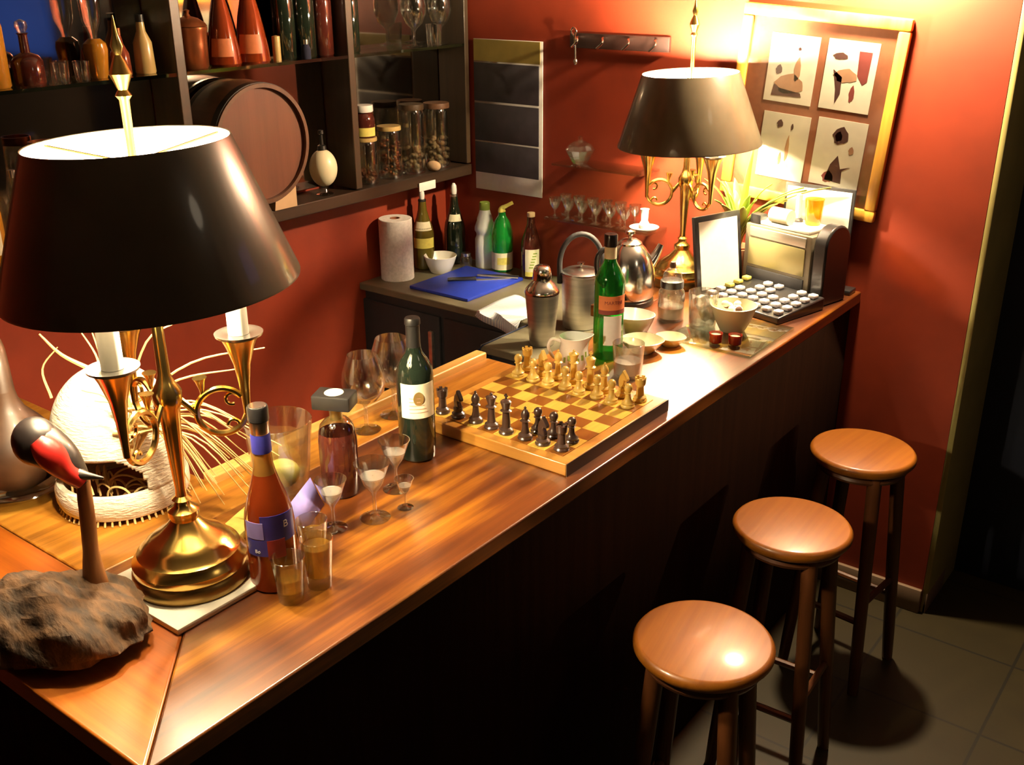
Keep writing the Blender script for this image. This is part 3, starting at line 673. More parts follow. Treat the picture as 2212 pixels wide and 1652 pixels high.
bo = thing('dip_bowl', 'white porcelain bowl between the paper towel and the blue board', 'bowl', (-2.640, 2.975, W))
MB().lathe([(.001, 0), (.036, 0), (.040, .003), (.054, .034), (.065, .068), (.0635, .069), (.052, .036), (.036, .010), (.001, .009)], seg=44).build('body', 'white', bo)
MB().lathe([(.001, .030), (.049, .031), (.049, .035), (.001, .040)], seg=36).build('dip', 'yellowlab', bo)
c = thing('small_jar', 'small glass jar with metal lid beside the white bowl', 'jar', (-2.600, 3.085, W))
MB().lathe([(.001, 0), (.022, 0), (.024, .003), (.024, .040), (.018, .048), (.001, .048)], seg=24).build('body', 'glass_thick', c)
MB().lathe([(.001, .0482), (.0195, .0482), (.0195, .060), (.001, .061)], seg=24).build('lid', 'silver', c)
b = thing('plastic_bottle', 'milky white plastic bottle with a green cap below the calendar', 'bottle', (-2.545, 3.140, W))
MB().lathe([(.001, 0), (.037, 0), (.040, .004), (.040, .115), (.034, .130), (.035, .140), (.041, .150), (.040, .165), (.031, .190), (.031, .198), (.024, .218), (.020, .232), (.001, .232)], seg=36).build('body', 'milky', b)
MB().lathe([(.001, .2322), (.021, .2322), (.021, .258), (.019, .262), (.001, .262)], seg=28).build('cap', 'leaf', b, 'green screw cap')
b = thing('soda_bottle', 'bright green plastic soda bottle with a yellow bent spout', 'bottle', (-2.455, 3.135, W))
MB().lathe([(.001, 0), (.036, 0), (.041, .006), (.041, .082), (.043, .090), (.043, .140), (.041, .160), (.034, .190), (.022, .212), (.015, .222), (.014, .236), (.001, .236)], seg=36).build('body', 'green_pet', b)
MB().lathe([(.0415, .012), (.0422, .012), (.0422, .080), (.0415, .080)], seg=36).build('wrapper', 'label', b, 'cream paper wrapper')
band(.0424, .034, .062, FACE, .6).build('wrapper_print', 'yellowlab', b)
MB().tube(smoothpts([(0, 0, .2362), (0, 0, .250), (.012, .010, .258), (.034, .026, .272)], 4), [.015, .015, .014, .012, .010, .009, .009, .008, .008, .007, .007, .007, .007], 12).build('spout', 'yellowlab', b, 'yellow bent spout')
b = thing('herb_liqueur_bottle', 'brown bottle with a tall green printed label left of the steel shaker', 'bottle', (-2.310, 3.130, W))
MB().lathe([(.001, 0), (.036, 0), (.039, .004), (.039, .120), (.035, .150), (.022, .190), (.0155, .210), (.0150, .238), (.001, .238)], seg=36).build('body', 'cognac', b)
MB().lathe([(.001, .2382), (.0150, .2382), (.0150, .254), (.001, .255)], seg=20).build('cap', 'cork', b, 'pale cap')
band(.0394, .030, .118, FACE, .75, 20).build('label', 'cream', b, 'tall pale green label')
sg_ = MB()
for k in range(6):
    z = .045 + .011 * k
    sg_.lathe([(.0402, z), (.0405, z), (.0405, z + .005), (.0402, z + .005)], seg=4, a0=FACE - .35 + .08 * k, a1=FACE + .05 + .08 * k)
sg_.build('label_print', 'leaf', b)
band(.0394, .012, .0298, FACE, .75, 20).build('base_label', 'yellowlab', b)
bd = solo(MB().box((0, 0, .006), (.285, .335, .012), .003), 'cutting_board', 'cuttingboard', 'blue plastic cutting board with a knife on the low worktop', 'cutting board', (-2.447, 2.905, W), .0)
k = thing('kitchen_knife', 'dark handled knife lying across the blue cutting board', 'knife', (-2.43, 2.94, W + .0125), .75)
MB().prism([(.0, -.012), (.13, -.003), (.135, .0), (.0, .010)], 0, .002).build('blade', 'steel', k)
MB().box((-.055, 0, .006), (.11, .020, .012), .004).build('handle', 'black', k)
k = thing('bar_tongs', 'black and steel tongs lying behind the knife on the blue board', 'tongs', (-2.375, 3.02, W + .0125), .5)
for s in (-1, 1):
    MB().tube([(-.09, 0, .005), (-.02, s * .010, .005), (.07, s * .012, .004)], [.005, .004, .003], 8).build('arm', 'black' if s > 0 else 'steel', k)
# tea towel hanging over the corner of the worktop, navy apron below
rows = []
P0 = [(-2.215, 2.735, W + .004), (-2.20, 2.90, W + .004)]
nu, nv = 14, 10
vs, fs = [], []
for i in range(nu + 1):
    for jn in range(nv + 1):
        u, v = i / nu, jn / nv
        x = -2.21 + .19 * u; y = 2.89 - .235 * v - .05 * u
        z = W + .006 + .004 * sin(9 * u + 5 * v)
        over = max(0., 2.672 - y)
        if over > 0: y = 2.668 - .006 * sin(8 * u) - .004; z = W + .004 - over * 1.0
        vs.append((x, y, z))
for i in range(nu):
    for jn in range(nv):
        a = i * (nv + 1) + jn; fs.append((a, a + 1, a + nv + 2, a + nv + 1))
tw = MB().add(vs, fs)
solo(tw, 'tea_towel', 'towel', 'checked white and blue tea towel draped on the worktop corner', 'towel', solid=.004)
vs, fs = [], []
for i in range(13):
    for jn in range(9):
        u, v = i / 12, jn / 8
        y = 2.665 - .25 * u
        vs.append((-2.002 - .010 * sin(14 * u) * v - .004, y, W + .004 - .30 * v) if v > .05 else (-1.975, y, W + .004))
for i in range(12):
    for jn in range(8):
        a = i * 9 + jn; fs.append((a, a + 1, a + 10, a + 9))
solo(MB().add(vs, fs), 'apron', 'apron', 'navy cloth hanging over the worktop edge below the tea towel', 'apron', solid=.004)
# shaker, ice bucket, kettle
s = thing('cocktail_shaker', 'steel cocktail shaker standing left of the ice bucket', 'shaker', (-1.835, 2.545, W))
MB().lathe([(.001, 0), (.028, 0), (.031, .004), (.036, .08), (.042, .165), (.043, .172)], seg=40).build('cup', 'steel', s)
MB().lathe([(.043, .1722), (.0435, .176), (.041, .186), (.030, .204), (.0235, .212), (.0225, .216)], seg=40).build('strainer', 'chrome', s)
MB().lathe([(.0228, .2162), (.024, .218), (.022, .248), (.018, .258), (.010, .263), (.001, .264)], seg=32).build('cap', 'chrome', s)
s.scale = (1.28, 1.28, 1.0)
i_ = thing('ice_bucket', 'steel ice bucket with a lid and an arched dark handle', 'ice bucket', (-1.835, 2.765, W))
MB().lathe([(.001, 0), (.056, 0), (.059, .004), (.062, .09), (.064, .178), (.066, .180), (.066, .186)], seg=48).build('body', 'steel', i_)
lid = MB().lathe([(.0665, .1862), (.0665, .190), (.055, .196), (.020, .202), (.008, .204), (.001, .204)], seg=48).build('lid', 'silver', i_)
MB().lathe([(.004, .2042), (.004, .212), (.012, .216), (.012, .221), (.001, .224)], seg=20).build('lid_knob', 'chrome', lid)
MB().tube([VR * -.070 + Vector((0, 0, .150)), VR * -.071 + Vector((0, 0, .20))] + arc((0, 0, .215), .071, pi, 0, 18, VR, (0, 0, 1.42)) + [VR * .071 + Vector((0, 0, .20)), VR * .070 + Vector((0, 0, .150))], .009, 10).build('handle', 'black_matt', i_, 'dark arched handle')
k = thing('kettle', 'shiny steel kettle standing behind the green bottle', 'kettle', (-1.592, 2.665, TOP))
MB().lathe([(.001, 0), (.068, 0), (.070, .004), (.070, .014), (.066, .018)], seg=48).build('power_base', 'black', k, 'dark base')
MB().lathe([(.066, .0182), (.071, .026), (.073, .055), (.069, .095), (.058, .130), (.043, .152), (.032, .162)], seg=56).build('body', 'chrome', k)
k.scale = (1.12, 1.12, 1.15)
lid = MB().lathe([(.033, .1622), (.033, .166), (.021, .174), (.006, .177), (.001, .177)], seg=40).build('lid', 'chrome', k)
MB().lathe([(.005, .1772), (.005, .184), (.014, .190), (.014, .197), (.001, .200)], seg=20).build('lid_knob', 'chrome', lid)
dv = (VR * .9 - VT * .3).normalized()
MB().tube(smoothpts([dv * .058 + Vector((0, 0, .100)), dv * .080 + Vector((0, 0, .126)), dv * .094 + Vector((0, 0, .152))], 4), [.020, .018, .016, .014, .012, .011, .010, .009, .008], 12).build('spout', 'chrome', k)
dv = (VR * -.9 + VT * .25).normalized()
MB().tube(smoothpts([dv * .050 + Vector((0, 0, .142)), dv * .074 + Vector((0, 0, .152)), dv * .094 + Vector((0, 0, .128)), dv * .090 + Vector((0, 0, .080)), dv * .070 + Vector((0, 0, .050))], 4), .0075, 10).build('handle', 'black', k)

# ------------------------------------------------------------------ far end of the bar: menus, register, plant
m_ = thing('menu_stand', 'white menu page in a black frame leaning beside the cash register', 'menu', (-1.412, 2.930, TOP), math.atan2(.945, .327))
lean = Matrix.Rotation(rad(9), 4, 'X')
lean = Matrix.Rotation(rad(-9), 4, 'X')
MB().box((0, 0, .125), (.196, .014, .250), .003, mat=lean).build('frame', 'black', m_)
MB().box((0, -.0075, .125), (.164, .002, .214), mat=lean).build('page', 'paper', m_, 'white page')
MB().box((0, .014, .060), (.05, .004, .11), .001).build('prop', 'black_matt', m_)
r = thing('cash_register', 'old cash register with rows of white keys at the far end of the bar', 'cash register', (-1.195, 3.016, TOP), rad(-14))
MB().box((-.0625, .033, .105), (.255, .126, .210), .006).build('body', 'reg', r)
fpn = MB().box((-.062, -.0315, .125), (.215, .006, .085), .002).build('front_band', 'lcd', r, 'shiny pale band')
MB().box((-.062, -.0315, .050), (.220, .006, .045), .002).build('lower_panel', 'black_matt', r)
MB().box((-.062, -.0315, .188), (.215, .006, .030), .002).build('upper_panel', 'steel', r)
MB().box((-.055, .035, .2165), (.20, .11, .012), .003).build('receipt_cover', 'paper', r, 'white papers on top')
MB().box((-.160, -.005, .225), (.040, .035, .030), .003).build('display', 'black', r)
rl = MB().lathe([(.001, -.035), (.024, -.035), (.024, .035), (.001, .035)], seg=24, mat=Matrix.Translation((-.075, -.002, .2465)) @ Matrix.Rotation(pi / 2, 4, 'Y')).build('paper_roll', 'cream', r)
kb = MB().add([(-.165, -.255, 0), (.135, -.255, 0), (.135, -.036, 0), (-.165, -.036, 0), (-.165, -.255, .020), (.135, -.255, .020), (.135, -.036, .040), (-.165, -.036, .040)],
              [(3, 2, 1, 0), (4, 5, 6, 7), (0, 1, 5, 4), (1, 2, 6, 5), (2, 3, 7, 6), (3, 0, 4, 7)]).build('keyboard', 'black', r, bev=.004)
ks = MB(); ky = MB()
for i in range(7):
    for jn in range(5):
        x = -.142 + i * .0425; y = -.228 + jn * .041; z = .0222 + (y + .255) * .0913
        if i in (1, 4) and jn > 2: continue
        (ky if (i == 0 and jn > 1) else ks).box((x, y, z + .004), (.024, .024, .013), .004)
ks.build('keys', 'key', kb, 'white round-edged keys'); ky.build('function_keys', 'yellowlab', kb, 'yellow keys')
sm = [(.0, 0), (.125, 0), (.125, .15)] + [(.0625 + .0625 * cos(a), .185 + .060 * sin(a)) for a in lerp(0, pi, 12)] + [(.0, .15)]
MB().prism(sm, 0, .046, Matrix.Translation((.070, -.028, 0)) @ Matrix(((0, 0, 1, 0), (1, 0, 0, 0), (0, 1, 0, 0), (0, 0, 0, 1)))).build('side_module', 'black', r, 'rounded black side unit', bev=.006)
solo(MB().box((0, 0, .008), (.075, .055, .016), .003), 'card_tray', 'black', 'small flat black tray behind the register by the wall', 'tray', (-1.098, 3.155, TOP))
wb = thing('menu_board', 'tall white board with a thin dark frame leaning against the picture wall', 'board', (-1.205, 3.155, TOP), 0)
wl = Matrix.Rotation(rad(-2), 4, 'X')
MB().box((0, 0, .163), (.228, .010, .326), .002, mat=wl).build('frame', 'black_matt', wb)
MB().box((0, -.006, .163), (.210, .002, .306), mat=wl).build('sheet', 'paper', wb, 'white sheet')
ct = thing('taper_candle', 'thin white candle in a dark foot on top of the register', 'candle', (-1.240, 3.090, TOP + .2225))
MB().lathe([(.001, 0), (.018, 0), (.018, .006), (.010, .012), (.001, .012)], seg=20).build('foot', 'black', ct)
MB().lathe([(.001, .0122), (.009, .0122), (.009, .085), (.001, .088)], seg=16).build('stick', 'candle', ct)
g = thing('amber_glass', 'amber drinking glass on top of the cash register', 'glass', (-1.185, 3.078, TOP + .2225))
MB().lathe([(.001, 0), (.022, 0), (.024, .003), (.030, .080), (.029, .0805), (.0225, .008), (.001, .008)], seg=28).build('body', 'whisky', g)
pl = thing('potted_plant', 'leafy potted plant between the far lamp and the register', 'plant', (-1.455, 3.128, TOP))
MB().lathe([(.001, 0), (.042, 0), (.046, .004), (.055, .085), (.057, .10), (.052, .10), (.048, .085), (.001, .085)], seg=32).build('pot', 'terracotta', pl)
lv = [MB(), MB()]
for k in range(30):
    a = k * 2.4; ln = .24 + .16 * random.random(); out_ = .08 + .20 * random.random()
    if k == 0: a, ln, out_ = -.9, .36, .06
    dv = Vector((cos(a) * (1.1 if cos(a) > 0 else .6), sin(a) * (.12 if sin(a) > 0 else .4), 0)); sd = Vector((-dv.y, dv.x, 0)).normalized(); wd = .012 + .010 * random.random()
    vs, fs = [], []
    for i in range(9):
        q = i / 8; c_ = dv * (out_ * q ** 1.5) + Vector((0, 0, .086 + ln * (q - .38 * q * q * (out_ > .08))))
        w_ = wd * sin(pi * min(1, .12 + .88 * q)) + .001
        vs += [c_ - sd * w_, c_ + Vector((0, 0, -.004)), c_ + sd * w_]
    for i in range(8):
        n = 3 * i; fs += [(n, n + 1, n + 4, n + 3), (n + 1, n + 2, n + 5, n + 4)]
    lv[k % 2].add(vs, fs)
lv[0].build('leaves', 'leaf', pl, solid=.001); lv[1].build('pale_leaves', 'leaf_y', pl, 'yellowish striped leaves', solid=.001)

# ------------------------------------------------------------------ on the far wall
pf = thing('picture_frame', 'gilt framed mount with four figure cards hanging crooked on the red wall', 'picture', (-1.275, 3.188, 1.625))
pf.rotation_euler = (0, rad(4.1), 0)
fw, fh, b_ = .528, .60, .036
for nm, c_, s_ in (('top', (0, 0, fh / 2 - b_ / 2), (fw, .024, b_)), ('bottom', (0, 0, -fh / 2 + b_ / 2), (fw, .024, b_)),
                   ('a', (-fw / 2 + b_ / 2, 0, 0), (b_, .024, fh - 2 * b_)), ('b', (fw / 2 - b_ / 2, 0, 0), (b_, .024, fh - 2 * b_))):
    MB().box(c_, s_, .006).build('moulding', 'frame', pf)
MB().box((0, .006, 0), (fw - .06, .006, fh - .06)).build('mount', 'mount', pf, 'brown mount card')
def fig(polys, y0):
    out_ = []
    for mt, poly in polys:
        out_.append((mt, MB().prism([(x, z) for x, z in poly], 0, .0006, Matrix.Translation((0, y0, 0)) @ Matrix.Rotation(pi / 2, 4, 'X'))))
    return out_
def blob(cx, cz, rx, rz, n=14, wob=.15, ph=0.):
    return [(cx + rx * cos(2 * pi * i / n) * (1 + wob * sin(3 * i + ph)), cz + rz * sin(2 * pi * i / n) * (1 + wob * cos(2 * i + ph))) for i in range(n)]
cards = [
    (-.081, .118, [('ink_tan', blob(.0, -.045, .045, .030)), ('ink_dark', [(-.055, -.085), (.045, -.080), (.040, -.068), (-.030, -.060), (-.050, -.050)]), ('ink_dark', blob(-.040, -.005, .010, .014)), ('ink_tan', blob(.020, .0, .010, .035)), ('ink_dark', blob(.018, .062, .005, .005))]),
    (.103, .120, [('ink_red', [(.020, .075), (.060, .075), (.058, -.010), (.045, -.020), (.025, .005)]), ('ink_dark', blob(-.035, .055, .022, .010)), ('ink_tan', blob(-.010, .0, .035, .020)), ('ink_dark', [(-.050, .015), (-.020, -.005), (-.018, -.055), (-.030, -.085), (-.035, -.040)]), ('ink_red', blob(.018, -.050, .008, .024))]),
    (-.070, -.120, [('ink_dark', blob(-.020, .070, .010, .012)), ('ink_tan', blob(.015, -.005, .006, .040)), ('ink_tan', blob(-.005, -.04, .005, .020)), ('ink_dark', blob(.022, .065, .004, .010))]),
    (.112, -.112, [('ink_dark', blob(.0, .055, .024, .026)), ('ink_tan', blob(-.006, .052, .011, .015)), ('ink_dark', [(-.030, -.085), (.025, -.090), (.022, -.050), (.045, -.035), (.016, -.045), (.002, -.005), (-.018, -.035)]), ('ink_red', blob(-.02, -.075, .018, .018)), ('ink_tan', blob(.040, .015, .008, .012))])]
for cx, cz, polys in cards:
    cd = MB().box((cx, .0015, cz), (.158, .002, .205)).build('card', 'card', pf, 'white picture card')
    for mt, mb in fig([(mt, [(x + cx, z + cz) for x, z in p]) for mt, p in polys], .0003):
        mb.build('printed_figure', mt, cd)
MB().box((0, -.0045, 0), (fw - .068, .0015, fh - .068)).build('pane', 'pane', pf)
# calendar
ca = thing('wall_calendar', 'three part wall calendar with a gold top band and dark month sheets', 'calendar', (-2.468, 3.196, 1.507))
MB().box((0, 0, 0), (.325, .004, .570), .001).build('backing', 'paper', ca)
MB().box((-.004, -.003, .244), (.312, .003, .078)).build('header', 'cal_band', ca, 'gold coloured header')
for z, h in ((.128, .142), (-.022, .142), (-.158, .118)):
    ms = MB().box((-.006, -.004, z), (.308, .004, h), .001).build('month_sheet', 'cal_dark', ca, 'dark month sheet')
# coat rail with hooks
rl = thing('hook_rail', 'dark rail with four small metal hooks on the red wall', 'hook rail', (-1.98, 3.190, 1.803))
MB().box((0, 0, 0), (.40, .014, .050), .003).build('rail', 'rail', rl)
for x in (-.156, -.052, .052, .156):
    MB().tube(smoothpts([(x, -.007, .012), (x + .004, -.030, .012), (x + .012, -.042, .0), (x - .012, -.040, -.020)], 3), .0045, 8).build('hook', 'chrome', rl)
op = thing('hanging_corkscrew', 'small corkscrew hanging from the leftmost wall hook', 'corkscrew', (-2.138, 3.150, 1.775))
MB().tube(smoothpts([(.004, -.005, .045), (-.010, -.005, .060), (.0, -.005, .074), (.012, -.005, .062), (.006, -.005, .046), (.004, 0, .02), (.006, 0, -.030)], 4), .0035, 8).build('shaft', 'chrome', op)
MB().sphere((.007, 0, -.040), (.008, .008, .012), 12, 8).build('knob', 'silver', op)
# two glass wall shelves
def wall_shelf(x0, x1, z, label):
    s = thing('wall_shelf', label, 'shelf', ((x0 + x1) / 2, 3.13, z))
    MB().box((0, 0, 0), (x1 - x0, .134, .008), .001).build('shelf', 'shelf_glass', s)
    for x in (-.35, .35): MB().box((x * (x1 - x0), .045, -.012), (.016, .044, .016), .002).build('bracket', 'chrome', s)
    return s
wall_shelf(-2.17, -1.80, 1.385, 'upper glass wall shelf left of the far lamp')
wall_shelf(-2.20, -1.76, 1.185, 'lower glass wall shelf crowded with small glasses')
cr = thing('crystal_dish', 'small cut crystal dish on the upper glass wall shelf', 'dish', (-2.085, 3.12, 1.3892))
cm = MB().lathe([(.001, 0), (.026, 0), (.030, .006), (.048, .035), (.056, .050), (.052, .048), (.030, .012), (.001, .010)], seg=12); cm.build('bowl', 'glass_thick', cr, sharp=10)
MB().lathe([(.050, .0505), (.042, .066), (.020, .078), (.008, .082), (.010, .094), (.001, .098)], seg=12).build('lid', 'glass_thick', cr, sharp=10)
g0 = None
ordn = ['first', 'second', 'third', 'fourth', 'fifth', 'sixth']
for row, yy in ((0, 3.085), (1, 3.155)):
    for i in range(6):
        x = -2.168 + i * .060
        lab = '%s small liqueur glass from the left in the %s row on the lower wall shelf' % (ordn[i], ['front', 'back'][row])
        if g0 is None:
            g0 = thing('liqueur_glass', lab, 'glass', (x, yy, 1.1893), 0, 'liqueur glasses on the wall shelf')
            MB().lathe([(.001, 0), (.018, 0), (.019, .002), (.006, .005), (.0035, .010), (.0035, .026), (.012, .036), (.020, .052), (.0225, .072), (.0215, .072), (.019, .052), (.011, .038), (.001, .032)], seg=20).build('bowl', 'glass_thick', g0)
        else: dup(g0, (x, yy, 1.1893), i * .7, lab)
cu = thing('tea_light_holder', 'white candle holder with saucer at the right end of the lower wall shelf', 'candle holder', (-1.800, 3.105, 1.1893))
MB().lathe([(.001, 0), (.030, 0), (.050, .008), (.052, .012), (.030, .008), (.001, .006)], seg=32).build('saucer', 'white', cu)
MB().lathe([(.016, .0075), (.020, .02), (.012, .034), (.014, .07), (.016, .075), (.001, .075)], seg=24).build('stem', 'white', cu)

# ------------------------------------------------------------------ things on the mirrored shelves
Z2, Z1 = 1.7742, 1.3162
def simple(name, label, cat, loc, parts, group=None, rz=0.):
    t = thing(name, label, cat, loc, rz, group)
    for nm, prof_, mt in parts: MB().lathe(prof_, seg=28).build(nm, mt, t)
    return t
def shelf_bottle(loc, label, r_, h, body, cap='foil', lab=None, shoulder=.55, neck=.30, group=None):
    t = thing('bottle', label, 'bottle', loc, 0, group)
    MB().lathe([(.001, 0), (r_ * .9, 0), (r_, .005), (r_, h * shoulder), (r_ * .9, h * (shoulder + .06)), (r_ * .5, h * (shoulder + .17)), (r_ * neck, h * (shoulder + .24)), (r_ * neck, h * .92), (.001, h * .92)], seg=28).build('body', body, t)
    MB().lathe([(.001, h * .9202), (r_ * neck * 1.1, h * .9202), (r_ * neck * 1.1, h), (.001, h * 1.002)], seg=20).build('cap', cap, t)
    if lab: band(r_ + .0004, h * .16, h * .42, FACE, 1.1).build('label', lab, t)
    return t
shelf_bottle((-2.722, 1.30, Z2), 'reddish bottle on the top glass shelf, first at the frame edge', .036, .30, 'sauce', 'foil', 'label')
shelf_bottle((-2.722, 1.382, Z2), 'glowing orange honey bottle at the left end of the top shelf', .034, .27, 'honey', 'gold_foil')
simple('decanter', 'squat amber decanter with ribbed glass beside the orange bottle', 'decanter', (-2.720, 1.470, Z2), [
    ('body', [(.001, 0), (.038, 0), (.040, .006), (.040, .060), (.030, .074), (.012, .082), (.011, .125), (.015, .130), (.001, .130)], 'cognac'),
    ('stopper', [(.001, .1302), (.009, .1302), (.016, .145), (.014, .158), (.001, .164)], 'glass_thick')])
g0 = simple('sherry_glass', 'short thick shelf glass nearest to the amber decanter', 'glass', (-2.700, 1.545, Z2), [('bowl', [(.001, 0), (.017, 0), (.019, .004), (.022, .052), (.021, .052), (.018, .010), (.001, .010)], 'glass_thick')], 'short glasses on the top shelf')
dup(g0, (-2.742, 1.578, Z2), .5, 'short thick shelf glass standing behind its two neighbours')
dup(g0, (-2.698, 1.608, Z2), .9, 'short thick shelf glass next to the yellow bottle')
simple('bottle', 'yellow bottle with a clear flared glass neck above the near lamp', 'bottle', (-2.722, 1.672, Z2), [
    ('body', [(.001, 0), (.022, 0), (.026, .010), (.033, .075), (.030, .092), (.016, .104), (.001, .104)], 'honey'),
    ('neck', [(.010, .1042), (.013, .120), (.026, .150), (.030, .22), (.028, .30), (.001, .30)], 'glass_thick')])
simple('bottle', 'small dark red bottle right of the yellow bottle', 'bottle', (-2.718, 1.742, Z2), [
    ('body', [(.001, 0), (.026, 0), (.028, .004), (.026, .06), (.014, .085), (.010, .11), (.001, .11)], 'sauce'), ('cap', [(.001, .1102), (.0105, .1102), (.0105, .128), (.001, .129)], 'copper')])
simple('bottle', 'pale cream bottle beside the brown shelf post', 'bottle', (-2.722, 1.822, Z2), [
    ('body', [(.001, 0), (.027, 0), (.029, .005), (.026, .085), (.013, .115), (.011, .14), (.001, .14)], 'paleyellow'), ('cap', [(.001, .1402), (.012, .1402), (.012, .160), (.001, .161)], 'foil')])
t = simple('copper_jug', 'round copper jug with lid on the lit part of the top shelf', 'jug', (-2.724, 1.985, Z2), [
    ('body', [(.001, 0), (.044, 0), (.048, .006), (.050, .07), (.052, .105), (.054, .110), (.054, .118), (.050, .120)], 'copper'),
    ('lid', [(.055, .1202), (.050, .128), (.030, .142), (.010, .148), (.006, .156), (.009, .164), (.001, .168)], 'copper')])
def cone_bottle(y, label, sc=1.):
    t = thing('bottle', label, 'bottle', (-2.722, y, Z2), 0, 'cone shaped amber bottles')
    MB().lathe([(.001, 0), (.050, 0), (.054, .006), (.050, .05), (.034, .14), (.020, .20), (.016, .24), (.001, .24)], seg=32).build('body', 'amber', t)
    MB().lathe([(.001, .2402), (.018, .2402), (.018, .285), (.001, .287)], seg=20).build('cap', 'gold_foil', t)
    MB().lathe([(.0532, .030), (.0462, .085), (.0467, .085), (.0538, .030)], seg=16, a0=FACE - .7, a1=FACE + .7).build('label', 'orangelab', t)
    t.scale = (sc,) * 3; return t
cone_bottle(2.103, 'cone shaped amber bottle with orange label next to the copper jug', .95)
cone_bottle(2.212, 'cone shaped amber bottle with orange label over the barrel', 1.02)
simple('candle', 'short cream candle on the top shelf beside the dark bottles', 'candle', (-2.70, 2.292, Z2), [('stick', [(.001, 0), (.013, 0), (.013, .075), (.001, .078)], 'paleyellow')])
for i, (y, x, h, r_, mt, lab) in enumerate(((2.352, -2.728, .33, .037, 'dark_green', 'tall dark green wine bottle, first right of the cream candle'), (2.432, -2.724, .36, .039, 'dark_green', 'tallest dark wine bottle of the dark group on the top shelf'),
                                 (2.515, -2.726, .31, .036, 'cognac', 'dark brown bottle beside the middle shelf post'), (2.640, -2.724, .30, .034, 'dark_green', 'slim dark bottle just right of the middle shelf post'))):
    shelf_bottle((x, y, Z2), lab, r_, h, mt, 'foil', None, group='dark bottles on the top shelf')
simple('perfume_flask', 'little violet flask with a silver cap before the dark bottles', 'flask', (-2.678, 2.395, Z2), [('body', [(.001, 0), (.015, 0), (.016, .03), (.010, .045), (.001, .045)], 'apron'), ('cap', [(.001, .0452), (.009, .0452), (.009, .06), (.001, .061)], 'silver')])
wg = [(.030, 0), (.032, .002), (.010, .006), (.005, .012), (.0045, .050), (.010, .060), (.032, .080), (.045, .115), (.046, .145), (.040, .185), (.036, .200)]
w0 = thing('wine_glass', 'large wine glass on the top shelf nearer the dark bottles', 'glass', (-2.722, 2.965, Z2), 0, 'large wine glasses on the top shelf')
MB().lathe(glass_wall(wg), seg=36).build('bowl', 'glass_thick', w0)
dup(w0, (-2.722, 3.108, Z2), .4, 'large wine glass on the top shelf nearest the calendar')
simple('tumbler', 'cut crystal tumbler standing between the two wine glasses', 'glass', (-2.690, 3.038, Z2), [('body', [(.001, 0), (.025, 0), (.027, .005), (.031, .075), (.029, .075), (.026, .014), (.001, .014)], 'glass_thick')])
# bottom shelf
shelf_bottle((-2.722, 1.285, Z1), 'pale bottle on the lower shelf behind the near lamp shade, by the frame edge', .038, .27, 'honey', 'silver', 'label')
shelf_bottle((-2.722, 1.375, Z1), 'clear glass bottle on the lower shelf left of the near lamp shade', .034, .25, 'glass_thick', 'silver')
t = simple('carafe', 'tall glass carafe with a copper rim above the near lamp shade', 'carafe', (-2.722, 1.475, Z1), [
    ('body', [(.001, 0), (.044, 0), (.048, .008), (.050, .16), (.040, .22), (.036, .29), (.034, .29), (.038, .22), (.046, .16), (.044, .012), (.001, .012)], 'glass_thick'), ('rim', [(.0345, .2902), (.038, .2902), (.038, .312), (.0345, .312), (.0345, .2902)], 'copper')])
ba = thing('wooden_barrel', 'small wooden barrel lying with its round head facing the bar', 'barrel', (-2.60, 2.125, 1.541))
mm = Matrix.Rotation(pi / 2, 4, 'Y')
MB().lathe([(.176, -.180), (.184, -.180), (.188, -.15), (.192, -.09), (.188, -.03), (.184, .0), (.172, .0), (.172, -.016)], seg=64, mat=mm).build('staves', 'barrel_side', ba)
MB().lathe([(.001, -.015), (.1715, -.015), (.1715, -.030), (.001, -.030)], seg=64, mat=mm).build('head', 'barrel_face', ba, 'reddish barrel head')
for z in (-.018, -.155):
    MB().lathe([(.1855, z - .012), (.1885, z - .012), (.1875, z + .012), (.1845, z + .012), (.1855, z - .012)], seg=64, mat=mm).build('hoop', 'foil', ba, 'dark metal hoop')
cr = thing('barrel_cradle', 'two small wooden chocks holding the barrel', 'cradle', (-2.69, 2.125, Z1))
for s in (-1, 1):
    MB().prism([(s * .150, 0), (s * .055, 0), (s * .062, .039), (s * .150, .098)], -.045, .045, Matrix(((0, 0, 1, 0), (1, 0, 0, 0), (0, 1, 0, 0), (0, 0, 0, 1)))).build('chock', 'peach', cr)
e = thing('egg_dispenser', 'ivory egg shaped bottle with dark pump top on a glass foot', 'dispenser', (-2.700, 2.452, Z1))
MB().lathe([(.001, 0), (.030, 0), (.032, .004), (.012, .010), (.008, .020), (.014, .028), (.001, .028)], seg=28).build('foot', 'glass_thick', e)
MB().sphere((0, 0, .092), (.048, .048, .064), 36, 20).build('egg', 'ivory', e)
MB().lathe([(.001, .154), (.016, .1545), (.014, .168), (.007, .172), (.006, .205), (.010, .208), (.009, .220), (.001, .222)], seg=20).build('pump', 'foil', e, 'dark pump top')
